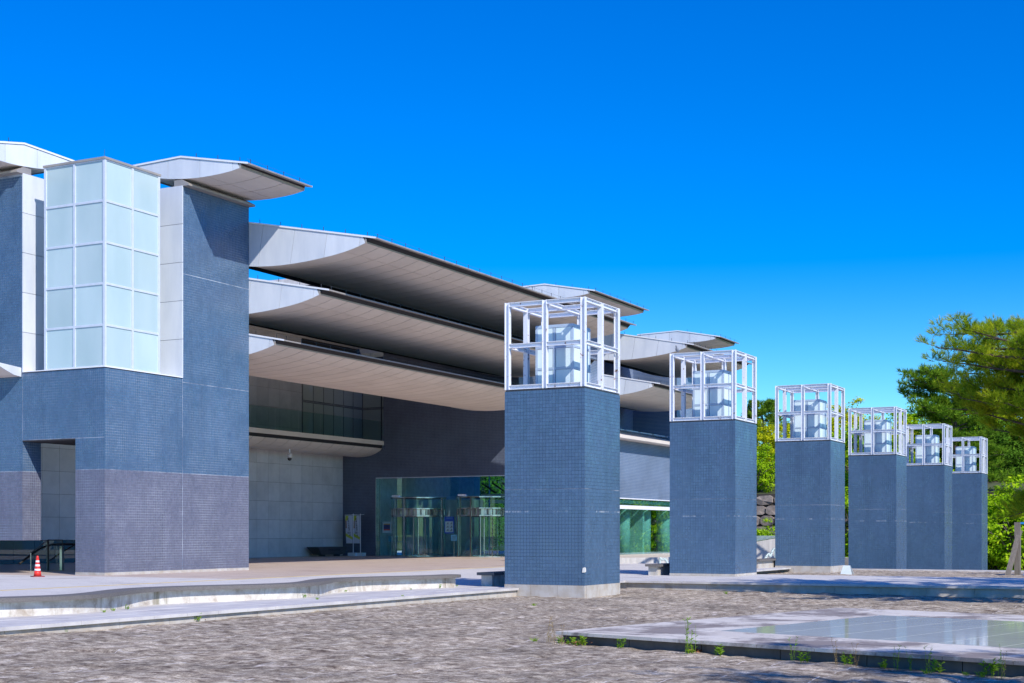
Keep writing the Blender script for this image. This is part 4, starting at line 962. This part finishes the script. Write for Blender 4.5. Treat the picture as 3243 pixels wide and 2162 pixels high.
# sculpture at the edge of the rear court
sc = thing('post_sculpture', 'weathered upright and leaning metal posts joined to a blue sheet', 'sculpture', (58.9, 8.2, -.2))
MB().box((58.85, 8.03, -.25), (59.05, 8.25, 1.87)).build('upright_post', 'weathered_post', sc)
a = on(3189, 1822, 2, -.2); c = on(3229, 1680, 0, 58.9)
mb = MB(); a = np.array(a); c = np.array(c)
mb.add([a+np.array(o) for o in ((0, -.1, -.05), (0, .1, -.05), (.12, .1, -.05), (.12, -.1, -.05))]+[c+np.array(o) for o in ((0, -.1, 0), (0, .1, 0), (.12, .1, 0), (.12, -.1, 0))], [(3, 2, 1, 0), (4, 5, 6, 7), (0, 1, 5, 4), (1, 2, 6, 5), (2, 3, 7, 6), (3, 0, 4, 7)]).build('leaning_post', 'weathered_post', sc)
MB().box((58.9, 5.2, 1.80), (59.0, 8.03, 1.875)).build('cross_bar', 'sculpture_blue', sc)
MB().add([(58.95, 7.93, -.25), (58.95, 6.4, -.25), (58.95, 6.9, 1.2), (58.95, 7.7, .9), (59.0, 7.93, -.25), (59.0, 6.4, -.25), (59.0, 6.9, 1.2), (59.0, 7.7, .9)], [(0, 3, 2, 1), (4, 5, 6, 7), (0, 4, 7, 3), (3, 7, 6, 2), (1, 2, 6, 5)]).build('blue_sheet', 'sculpture_blue', sc)
# pigeon on the second pillar's cage
pg = on(2136, 1118, 0, 46.28)
def pigeon(p, lab):
    sp = [(-.15, .01, .012), (-.11, .0, .03), (-.05, .005, .058), (.01, .02, .068), (.06, .045, .058), (.09, .085, .034), (.10, .115, .028), (.115, .14, .033), (.135, .145, .026), (.155, .138, .008), (.172, .13, .003)]
    k = 10; vs = []; 
    for i, (y, z, r) in enumerate(sp):
        t0 = sp[max(i-1, 0)]; t1 = sp[min(i+1, len(sp)-1)]; d = Vector((0, t1[0]-t0[0], t1[1]-t0[1])).normalized(); n_ = Vector((1, 0, 0)); m_ = d.cross(n_)
        for j in range(k): a = 2*math.pi*j/k; q = Vector((0, -y, z))+n_*r*math.cos(a)*1.0; mm = m_*r*math.sin(a); vs.append((p[0]+q.y-mm.y, p[1]+q.x, p[2]+.10+q.z+mm.z))
    mb = MB(); mb.add(vs, [(i*k+j, i*k+(j+1) % k, (i+1)*k+(j+1) % k, (i+1)*k+j) for i in range(len(sp)-1) for j in range(k)]+[tuple(range(k-1, -1, -1)), tuple(range((len(sp)-1)*k, len(sp)*k))])
    for s in (-.025, .025): mb.cyl((p[0]-.01, p[1]+s, p[2]+.08), (p[0]-.01, p[1]+s, p[2]), .005)
    return tag(mb.build('pigeon', 'pigeon_grey', None, None, True), lab, 'bird')
pigeon((46.30, PV0+PS-.25, ZT+2.372), 'grey pigeon perched on the white cage of a pillar')

# ------------------------------------------------------------------ castle wall and hill
structure(MB().add([(113.5, -60, -2.25), (113.5, 90, -2.25), (114.3, 90, 4.5), (114.3, -60, 4.5), (150, 90, 9), (150, -60, 9), (150, 90, -2.3), (150, -60, -2.3)], [(0, 3, 2, 1), (3, 5, 4, 2), (5, 7, 6, 4)]).build('hill', 'hill_earth'))
cwall = thing('castle_wall', 'old dry stone castle wall of rough blocks below the trees', 'wall', (113, 15, -2.2))
MB().add([(113.2, -12, -2.3), (113.2, 45, -2.3), (114.0, 45, 4.6), (114.0, -12, 4.6), (114.6, 45, 4.6), (114.6, -12, 4.6)], [(0, 3, 2, 1), (3, 5, 4, 2)]).build('backing', 'castle_backing', cwall)
var = []
for k in range(7):
    q = random.Random(k); mb = MB(); f = [(-.5, -.5), (.5, -.5), (.5, .5), (-.5, .5)]
    o8 = []
    for a in range(8):
        t = 2*math.pi*(a+.5)/8; x = max(-.5, min(.5, .74*math.cos(t)*q.uniform(.92, 1.1)))*q.uniform(.95, 1.0); y = max(-.5, min(.5, .74*math.sin(t)*q.uniform(.92, 1.1)))*q.uniform(.95, 1.0); o8.append((x, y))
    vs = [(.1, x, y) for x, y in o8]+[(-.12+q.uniform(-.05, .05), x*.95, y*.95) for x, y in o8]+[(-.14, q.uniform(-.1, .1), q.uniform(-.1, .1))]
    mb.add(vs, [(i, i+8, (i+1) % 8+8, (i+1) % 8) for i in range(8)]+[(i+8, 16, (i+1) % 8+8) for i in range(8)]); var.append(mb.mesh('stone', 'castle_stone'))
z = -2.0; cnt = 0
rowh = [1.0, .9, 1.1, .95, .9, .8, .85]
v_lo, v_hi = -6, 40
for h in rowh:
    v = v_lo+rnd.uniform(-.5, .3)
    while v < v_hi:
        w = rnd.uniform(.8, 1.7)
        if z+h > 0 and cnt < 295:
            o = link('stone', rnd.choice(var)); o.location = (113.15+(z+h/2+2.3)/6.9*.8, v+w/2, z+h/2); o.scale = (rnd.uniform(.8, 1.6), w*.99, h*rnd.uniform(.93, 1.02)); o.rotation_euler = (rnd.uniform(-.06, .06), 0, 0); adopt(o, cwall); cnt += 1
        v += w
    z += h

# ------------------------------------------------------------------ trees
def quads_mesh(name, P, Nn, size, mat, aspect=.6, fold=.25, seed=0):
    rr = np.random.RandomState(seed); n = len(P)
    t = rr.normal(size=(n, 3)); t -= Nn*(t*Nn).sum(1, keepdims=True); t /= np.linalg.norm(t, axis=1, keepdims=True)+1e-9; b_ = np.cross(Nn, t)
    L = (size*rr.uniform(.7, 1.35, n))[:, None]
    v0 = P-t*L*.5; v1 = P+b_*L*aspect*.5-Nn*L*fold*.2; v2 = P+t*L*.5; v3 = P-b_*L*aspect*.5-Nn*L*fold*.2
    vs = np.stack([v0, v1, v2, v3], 1).reshape(-1, 3); f = np.arange(4*n, dtype=np.int32)
    me = bpy.data.meshes.new(name); me.vertices.add(4*n); me.vertices.foreach_set('co', vs.ravel()); me.loops.add(4*n); me.loops.foreach_set('vertex_index', f)
    me.polygons.add(n); me.polygons.foreach_set('loop_start', np.arange(0, 4*n, 4, dtype=np.int32)); me.polygons.foreach_set('loop_total', np.full(n, 4, dtype=np.int32))
    me.update(calc_edges=True); me.materials.append(MATS[mat]); return me
def broadleaf_meshes(seed, H, Rr, mat, nclump, per, leaf, zlo=.25, clump=.75):
    rr = np.random.RandomState(seed); q = random.Random(seed); wood = MB(); cen = []
    zc = H*(zlo+1)/2; rz = H*(1-zlo)/2
    wood.tube([(0, 0, -.3), (.08, .05, H*.2), (-.1, .12, H*.42), (.1, 0, H*.62)], [.03*H, .025*H, .018*H, .010*H], 8)
    while len(cen) < nclump:
        d = rr.normal(size=3); d /= np.linalg.norm(d); r = rr.uniform(.35, 1.0)**.6
        lob = 1+.22*math.sin(3*math.atan2(d[1], d[0])+seed)+.18*math.sin(5*d[2]*2+seed*1.7)
        p = np.array([d[0]*Rr*r*lob, d[1]*Rr*r*lob, zc+d[2]*rz*r*min(lob, 1.1)])
        if p[2] > H*zlo*.6: cen.append(p)
    for p in cen[:26]:
        s = np.array([q.uniform(-.1, .1), q.uniform(-.1, .1), H*q.uniform(.2, .5)]); m_ = (s+p)/2+np.array([0, 0, .25]); wood.tube([s, m_, p], [.009*H, .006*H, .002*H], 5)
    P = []; Nn = []
    for c in cen:
        out = c-np.array([0, 0, zc*.8]); out /= np.linalg.norm(out)+1e-9
        dd = rr.normal(size=(per, 3)); dd /= np.linalg.norm(dd, axis=1, keepdims=True); rad = clump*rr.uniform(.3, 1.0, (per, 1))*rr.uniform(.7, 1.25)
        P.append(c+dd*rad*np.array([1.15, 1.15, .62])); nn = dd*.7+out*.5+np.array([0, 0, .7])+rr.normal(size=(per, 3))*.45; Nn.append(nn/np.linalg.norm(nn, axis=1, keepdims=True))
    P = np.concatenate(P); Nn = np.concatenate(Nn)
    return wood.mesh('trunk', 'bark_pale'), quads_mesh('crown', P, Nn, leaf, mat, .62, .25, seed)
bm_ = [broadleaf_meshes(1, 9, 4.0, 'leaf_fresh', 190, 62, .24), broadleaf_meshes(2, 9, 3.6, 'leaf_yellow', 170, 62, .22), broadleaf_meshes(3, 9, 4.2, 'leaf_deep', 190, 60, .25), broadleaf_meshes(4, 5, 3.2, 'leaf_fresh', 150, 62, .20, .05, .6)]
TG = 'trees beyond the plaza'
def tree(kind, px_, py_top, dep, zb, lab, name='broadleaf_tree', rot=0, squash=1.0):
    top = at_depth(px_, py_top, dep); base = (top[0], top[1], zb); h0 = [9, 9, 9, 5][kind]; s = (top[2]-zb)/h0
    o = thing(name, lab, 'tree', base, TG); w = link('trunk', bm_[kind][0]); c = link('crown', bm_[kind][1])
    for ch in (w, c): ch.parent = o
    o.rotation_euler = (0, 0, rot); o.scale = (s*squash, s*squash, s); return o
tree(1, 2428, 1335, 124, 4.2, 'tall yellow-green tree on the castle wall beside the terrace pillar', rot=.4)
tree(0, 2395, 1400, 121, 3.0, 'fresh green tree drooping over the castle wall beside the gallery', rot=2.2, squash=.8)
tree(1, 2560, 1290, 128, 4.5, 'yellow-green tree behind the cage of the rear court pillar', rot=1.3)
tree(1, 2668, 1268, 127, 4.5, 'yellow-green tree rising between the third and fourth pillars', rot=2.6)
tree(0, 2740, 1330, 119, 1.0, 'fresh green tree filling the gap between the third and fourth pillars', rot=.9)
tree(1, 2850, 1325, 130, 4.5, 'yellow-green tree behind the fourth lantern cage', rot=3.6)
tree(0, 2945, 1255, 132, 5.0, 'fresh green tree behind the dark pine', rot=4.4)
tree(2, 3060, 1290, 124, 4.5, 'deep green tree behind the last lantern cages', rot=.2)
tree(0, 3130, 1235, 133, 5.0, 'fresh green tree on the hill behind the last pillar', rot=5.2)
tree(1, 3215, 1245, 129, 5.0, 'yellow-green tree on the hill behind the near pine', rot=1.9)
tree(2, 3170, 1370, 120, 2.5, 'deep green tree shading the castle wall beside the last pillar', rot=2.9)
tree(2, 3290, 1300, 121, 3.0, 'deep green tree at the far end of the castle wall', rot=4.9)
tree(3, 2425, 1650, 108, -2.2, 'low green shrub tree at the foot of the castle wall behind the curved concrete wall', 'shrub_tree', .3)
tree(3, 2700, 1540, 109, -2.2, 'low green shrub tree at the wall foot between third and fourth pillars', 'shrub_tree', 1.3, .8)
tree(3, 3150, 1520, 110, -2.2, 'low fresh green tree at the wall foot beside the last pillar', 'shrub_tree', 2.3)
tree(3, 3215, 1555, 106, -2.2, 'low fresh green tree behind the post sculpture', 'shrub_tree', 3.9)
tree(3, 3300, 1520, 108, -2.2, 'low fresh green tree past the post sculpture', 'shrub_tree', 5.1)
for k_, (tu, tv) in enumerate(((104, 43), (107, 50), (103, 57))):
    o = thing('broadleaf_tree', ['fresh green tree seen through the lobby beside the second door', 'yellow-green tree seen through the lobby rear windows', 'deep green tree standing behind the lobby'][k_], 'tree', (tu, tv, -2.2), TG)
    for nm, me_ in (('trunk', bm_[k_][0]), ('crown', bm_[k_][1])): c = link(nm, me_); c.parent = o
    o.scale = (1.05,)*3
# trees whose mirror image shows in the gallery glass
tree(0, 2860, 1420, 106.5, -2.2, 'fresh green tree growing beside the fifth lantern pillar', rot=.7, squash=.8)

def needles_mesh(name, P, D, per, ln, wd, mat, seed, spread=.8):
    rr = np.random.RandomState(seed); n = len(P); P = np.repeat(P, per, 0); D = np.repeat(D, per, 0)
    d = D+rr.normal(size=P.shape)*spread*.55; d /= np.linalg.norm(d, axis=1, keepdims=True)
    s = np.cross(d, rr.normal(size=P.shape)); s /= np.linalg.norm(s, axis=1, keepdims=True); L = (ln*rr.uniform(.7, 1.15, len(P)))[:, None]
    st = P+D*rr.uniform(-.5, .35, (len(P), 1))*ln
    vs = np.stack([st-s*wd, st+s*wd, st+d*L], 1).reshape(-1, 3); m = len(P)
    # one island per needle: colour varies a little needle to needle
    me = bpy.data.meshes.new(name); me.vertices.add(3*m); me.vertices.foreach_set('co', vs.ravel()); me.loops.add(3*m); me.loops.foreach_set('vertex_index', np.arange(3*m, dtype=np.int32))
    me.polygons.add(m); me.polygons.foreach_set('loop_start', np.arange(0, 3*m, 3, dtype=np.int32)); me.polygons.foreach_set('loop_total', np.full(m, 3, dtype=np.int32))
    me.update(calc_edges=True); me.materials.append(MATS[mat]); return me
def pine(seed, base, H, boughs, mat, ln, wd, per, twigs, tufts, lab, name='pine_tree', lean=(0, 0), twl=.55, flat_=.5):
    q = random.Random(seed); wood = MB(); P = []; D = []; base = np.array(base, float)
    def tr(z): f = z/H; return base+np.array([lean[0]*f+.12*math.sin(z*.9+seed), lean[1]*f+.12*math.cos(z*.8), z])
    zs_ = np.linspace(-.4, H, 10); wood.tube([tuple(tr(z)) for z in zs_], [max(.03, .028*H*(1-.85*max(0, z)/H)) for z in zs_], 9)
    for z0, end in boughs:
        a = tr(z0); e = np.array(end, float); L = np.linalg.norm(e-a); mid_ = (a+e)/2+np.array([q.uniform(-.1, .1), q.uniform(-.1, .1), .06*L]); pts = []
        for t in np.linspace(0, 1, 9): pts.append((1-t)**2*a+2*t*(1-t)*mid_+t*t*e+np.array([0, 0, .05*math.sin(t*9+seed)])*L*.2)
        wood.tube([tuple(p) for p in pts], list(np.linspace(.022*L**.7+.01, .008, 9)), 6)
        for k in range(twigs):
            t = q.uniform(.38, 1.0); i = min(7, int(t*8)); p = pts[i]+(pts[i+1]-pts[i])*(t*8-i); dd = (pts[i+1]-pts[i]); dd /= np.linalg.norm(dd)
            side = np.cross(dd, [0, 0, 1]); w = dd*q.uniform(.2, .9)+side*q.uniform(-1, 1)+np.array([0, 0, q.uniform(-.1, .9)]); w /= np.linalg.norm(w); wl_ = twl*q.uniform(.5, 1.2)
            tip_ = p+w*wl_; wood.cyl(tuple(p), tuple(tip_), .008, .004, 4, False)
            for j in range(tufts):
                off = np.array([q.gauss(0, 1), q.gauss(0, 1), abs(q.gauss(0, .7))-.25]); off *= q.uniform(.25, .62)*twl*.5/np.linalg.norm(off)
                P.append(p+w*wl_*(.8 if j % 3 else .45)+off); d = off/np.linalg.norm(off)+w*.25+np.array([0, 0, .45]); D.append(d/np.linalg.norm(d))
    o = thing(name, lab, 'pine tree', tuple(base), 'pine trees'); link('trunk', wood.mesh('trunk', 'bark'), o); link('crown', needles_mesh('crown', np.array(P), np.array(D), per, ln, wd, mat, seed), o)
    return o
q = random.Random(3)
tip_px = [(2962, 1105), (2985, 1150), (3005, 1065), (3050, 1048), (3110, 1075), (3165, 1055), (3225, 1070), (3243, 1110), (2968, 1215), (3010, 1250), (3020, 1190), (3070, 1150), (3085, 1230), (3125, 1180), (3160, 1240), (3205, 1170), (3225, 1230), (3055, 1300), (3110, 1300), (3170, 1310), (3235, 1310), (3000, 1300), (3140, 1365), (3215, 1380), (3280, 1150), (3300, 1250), (3340, 1120), (3040, 1110), (3090, 1110), (3140, 1120), (3190, 1110), (3030, 1150), (3190, 1215), (3250, 1190), (3140, 1270), (3090, 1265), (3040, 1265), (3245, 1280)]
bo = []
for x, y in tip_px:
    e = at_depth(x, y, q.uniform(35.0, 39.0)); bo.append((max(2.5, e[2]-q.uniform(.3, 1.2)), e))
pbase = np.array([36.2, 2.3, -.25])
for k in range(34):
    a = q.uniform(0, 2*math.pi); r = q.uniform(1.2, 4.0); e = pbase+np.array([r*math.cos(a), r*math.sin(a), q.uniform(3.9, 6.2)])
    if e[1] > 4.0 and abs(a-1.6) < 1.2: e[1] = 3.4
    bo.append((max(2.5, e[2]-q.uniform(.3, 1.2)), e))
bo.append((3.0, at_depth(3225, 1600, 37))); bo.append((2.9, at_depth(3200, 1640, 37)))
np1 = pine(5, pbase, 6.2, bo, 'needle_near', .15, .0055, 16, 19, 16, 'near pine with long yellow-green needles reaching over the court from the side', lean=(.3, .3))
q = random.Random(8); bo = []; b2 = np.array([10.9, -5.6, -.2])
for k in range(46):
    a = q.uniform(0, 2*math.pi); r = q.uniform(1.0, 4.2); bo.append((q.uniform(3.5, 7), b2+np.array([r*math.cos(a), r*math.sin(a), q.uniform(5.0, 9.2)])))
pine(9, b2, 9.0, bo, 'needle_near', .24, .007, 18, 12, 6, 'pine whose shadow falls over the rough court in front of the platform', lean=(.2, -.3))
q = random.Random(18); bo = []; b5 = np.array([42.6, -.6, -.1])
for k in range(52):
    a = q.uniform(0, 2*math.pi); r = q.uniform(1.0, 4.6); e = b5+np.array([1.25*r*math.cos(a), r*math.sin(a), q.uniform(4.4, 8.6)]); e[1] = min(e[1], 3.6); bo.append((q.uniform(3.2, 6.5), e))
pine(19, b5, 8.4, bo, 'needle_near', .26, .008, 18, 12, 6, 'pine beside the raised terrace whose shadow falls across its paving')
# dark pine beyond the pillars
q = random.Random(11); t0 = at_depth(3029, 1683, 108); b3 = np.array([t0[0], t0[1], 1.0]); bo = []
for x, y in [(2866, 1222), (2880, 1255), (2905, 1205), (2930, 1180), (2900, 1290), (2950, 1230), (2985, 1190), (2975, 1270), (3010, 1230), (2945, 1320), (3000, 1320), (3050, 1280), (3080, 1240), (3110, 1280), (3130, 1330), (3160, 1290), (3060, 1350), (3100, 1390), (3140, 1420), (3010, 1390), (2960, 1370), (3165, 1480), (3185, 1440), (3190, 1510)]:
    e = at_depth(x, y, q.uniform(105, 111)); bo.append((max(2, e[2]-b3[2]-q.uniform(.2, 1.0)), e)); e2 = e+np.array([q.uniform(-1, 1), q.uniform(-1, 1), q.uniform(-.5, .3)]); bo.append((max(2, e[2]-b3[2]-.8), e2))
pine(12, b3, 11.3, bo, 'needle_dark', .34, .022, 12, 14, 7, 'dark layered pine behind the last pillars with boughs spreading towards the sky', twl=.9)
# cedar
q = random.Random(21); t0 = at_depth(2415, 1683, 136); b4 = np.array([t0[0], t0[1], 6.0]); bo = []
for k in range(46):
    zf = q.uniform(.25, 1); a = q.uniform(0, 2*math.pi); r = (1.1-zf)*4.2+.4; bo.append((zf*7.4, b4+np.array([r*math.cos(a), r*math.sin(a), zf*7.4+.1])))
pine(22, b4, 8.0, bo, 'needle_dark', .34, .024, 12, 10, 6, 'dark cedar with flat tiers behind the yellow-green trees', 'cedar_tree', twl=.8)

# ------------------------------------------------------------------ weeds and litter
def weed_mesh(kind, seed):
    q = random.Random(seed); mb = MB()
    def blade(p, d, L, w, bend):
        p = Vector(p); d = Vector(d).normalized(); s = d.cross(Vector((q.uniform(-1, 1), q.uniform(-1, 1), .2))).normalized()*w; m_ = p+d*L*.55; e = m_+(d+Vector((0, 0, -bend))).normalized()*L*.45
        mb.add([p-s*.4, p+s*.4, m_+s, m_-s, e], [(0, 1, 2, 3), (3, 2, 4)])
    if kind == 0:
        for k in range(5):
            h = q.uniform(.12, .26); x, y = q.uniform(-.07, .07), q.uniform(-.07, .07); mb.cyl((x, y, 0), (x*1.3, y*1.3, h), .004, .002, 4)
            for j in range(13):
                a = q.uniform(0, 6.28); t = q.uniform(.15, 1); blade((x*(1+.3*t), y*(1+.3*t), h*t), (math.cos(a), math.sin(a), .7), q.uniform(.06, .11), .011, .5)
    elif kind == 1:
        for k in range(34): a = q.uniform(0, 6.28); blade((q.uniform(-.05, .05), q.uniform(-.05, .05), 0), (math.cos(a)*.5, math.sin(a)*.5, 1), q.uniform(.06, .15), .005, .6)
    else:
        for k in range(4):
            h = q.uniform(.25, .5); x, y = q.uniform(-.05, .05), q.uniform(-.05, .05); e = (x+q.uniform(-.1, .1), y+q.uniform(-.1, .1), h); mb.cyl((x, y, 0), e, .003, .0015, 4)
            for j in range(9):
                a = q.uniform(0, 6.28); t = q.uniform(.1, 1); blade((x+(e[0]-x)*t, y+(e[1]-y)*t, h*t), (math.cos(a), math.sin(a), .8), q.uniform(.02, .06), .006, .3)
    return mb
wmesh = [[weed_mesh(k, k*10+s).mesh('leaves', 'weed_leaf' if k < 2 or s else 'weed_dry') for s in range(3)] for k in range(3)]
def weed(x, y, k, s, lab, grp, z=None, sc_=1.0):
    p = on(x, y, 2, -.2 if z is None else z); zz = low_z(p[0], p[1])-.01 if z is None else z; p = on(x, y, 2, zz)
    if 'platform' in lab:
        g = np.array([p[0]-PA[0], p[1]-PA[1]]); s_ = (g[0]*dv[1]-g[1]*dv[0])/(du[0]*dv[1]-du[1]*dv[0]); t_ = (du[0]*g[1]-du[1]*g[0])/(du[0]*dv[1]-du[1]*dv[0])
        if s_ > -.16 and t_ > -.1: p[:2] = PA+du*(-.12-.10*rnd.random())+dv*t_
    o = link('weed', wmesh[k][s]); o.location = (p[0], p[1], zz); o.rotation_euler = (0, 0, x % 6.28); o.scale = (sc_*.68,)*3
    tag(o, lab, 'weed', grp)
    return p
WP = [('leafy green weed at the front edge of the low stone platform', [(1806, 2029, 0, 0, .75), (1835, 2031, 0, 1, .75), (1851, 2032, 0, 2, .7), (1868, 2033, 0, 1, .6), (1893, 2034, 0, 0, 1.0), (1990, 2044, 0, 2, .9), (2205, 2062, 0, 1, .8), (2330, 2064, 0, 0, 1.0), (2578, 2087, 0, 2, .9), (2708, 2096, 0, 0, 1.0), (2838, 2104, 0, 1, .8), (2975, 2122, 0, 1, 1.1), (3138, 2136, 0, 0, 1.3), (3110, 2136, 1, 1, 1.2)]),
      ('tall thin weed at the front edge of the low stone platform', [(2217, 2060, 2, 1, 1.7), (2233, 2060, 2, 2, 1.5), (2545, 2083, 2, 1, 1.1), (2690, 2094, 2, 0, 1.1), (2760, 2096, 2, 0, 1.0), (2866, 2108, 2, 1, 1.0), (2910, 2112, 2, 2, .9), (2965, 2116, 2, 1, 1.1), (3198, 2135, 2, 2, 1.2), (3170, 2142, 2, 0, 1.0)]),
      ('small grass tuft in the rough court paving', [(1690, 1917, 1, 0, 1.2), (1693, 2030, 1, 2, 1.1), (2300, 1878, 1, 1, 1.3), (2090, 2055, 1, 2, .8), (2938, 2135, 1, 0, 1.2), (3060, 2138, 1, 2, .9)]),
      ('dry brown weed beside the corner of the low stone platform', [(1732, 2030, 2, 0, 1.3), (1760, 2034, 2, 0, 1.1), (1775, 2036, 2, 0, 1.0)]),
      ('green weed at the foot of the terrace step', [(110, 2004, 1, 1, 1.2), (207, 1998, 1, 0, .9), (350, 1984, 1, 2, .8), (622, 1966, 0, 2, .9), (1013, 1933, 1, 1, .8), (1283, 1912, 1, 0, .8), (1512, 1894, 1, 1, .8), (1570, 1890, 1, 2, .9)])]
for lab, L in WP:
    for x, y, k, s, sc_ in L: weed(x, y+(9 if 'platform' in lab else 3), k, s, lab, lab, None, sc_)
lab = 'green weed growing along the base of the wavy bench'
for x, y, k, s, sc_ in [(330, 1939, 1, 0, .8), (360, 1934, 1, 1, .9), (400, 1930, 0, 1, .6), (890, 1893, 1, 1, .8), (965, 1894, 0, 0, .6), (1005, 1898, 1, 2, .8), (1095, 1873, 1, 0, .7), (1302, 1867, 1, 2, .6), (1393, 1863, 0, 2, .6), (1447, 1856, 1, 1, .7), (1275, 1888, 1, 1, .6)]: weed(x, y, k, s, lab, lab, .012, sc_)
def litter(cx, cy, n, spread, lab, seed):
    q = random.Random(seed); p = on(cx, cy, 2, -.15); zz = low_z(p[0], p[1])+.012; p = on(cx, cy, 2, zz); mb = MB()
    for k in range(n):
        x = p[0]+q.gauss(0, spread); y = p[1]+q.gauss(0, spread*.35); z = zz+q.uniform(0, .04); a = q.uniform(0, 6.28); r = q.uniform(.02, .05); t = Vector((math.cos(a), math.sin(a), q.uniform(-.5, .6)))*r; s = Vector((-math.sin(a), math.cos(a), q.uniform(-.5, .5)))*r*.6
        mb.add([Vector((x, y, z))-t, Vector((x, y, z))+s, Vector((x, y, z))+t, Vector((x, y, z))-s], [(0, 1, 2, 3)])
    o = mb.build('leaf_litter', 'litter', None, 'stuff'); tag(o, lab, 'leaves')
litter(575, 1964, 120, .32, 'heap of brown fallen leaves against the terrace step', 1)
litter(2222, 2063, 60, .12, 'brown fallen leaves at the front of the platform', 2)
litter(1850, 2037, 60, .25, 'brown fallen leaves under the weeds at the platform corner', 3)
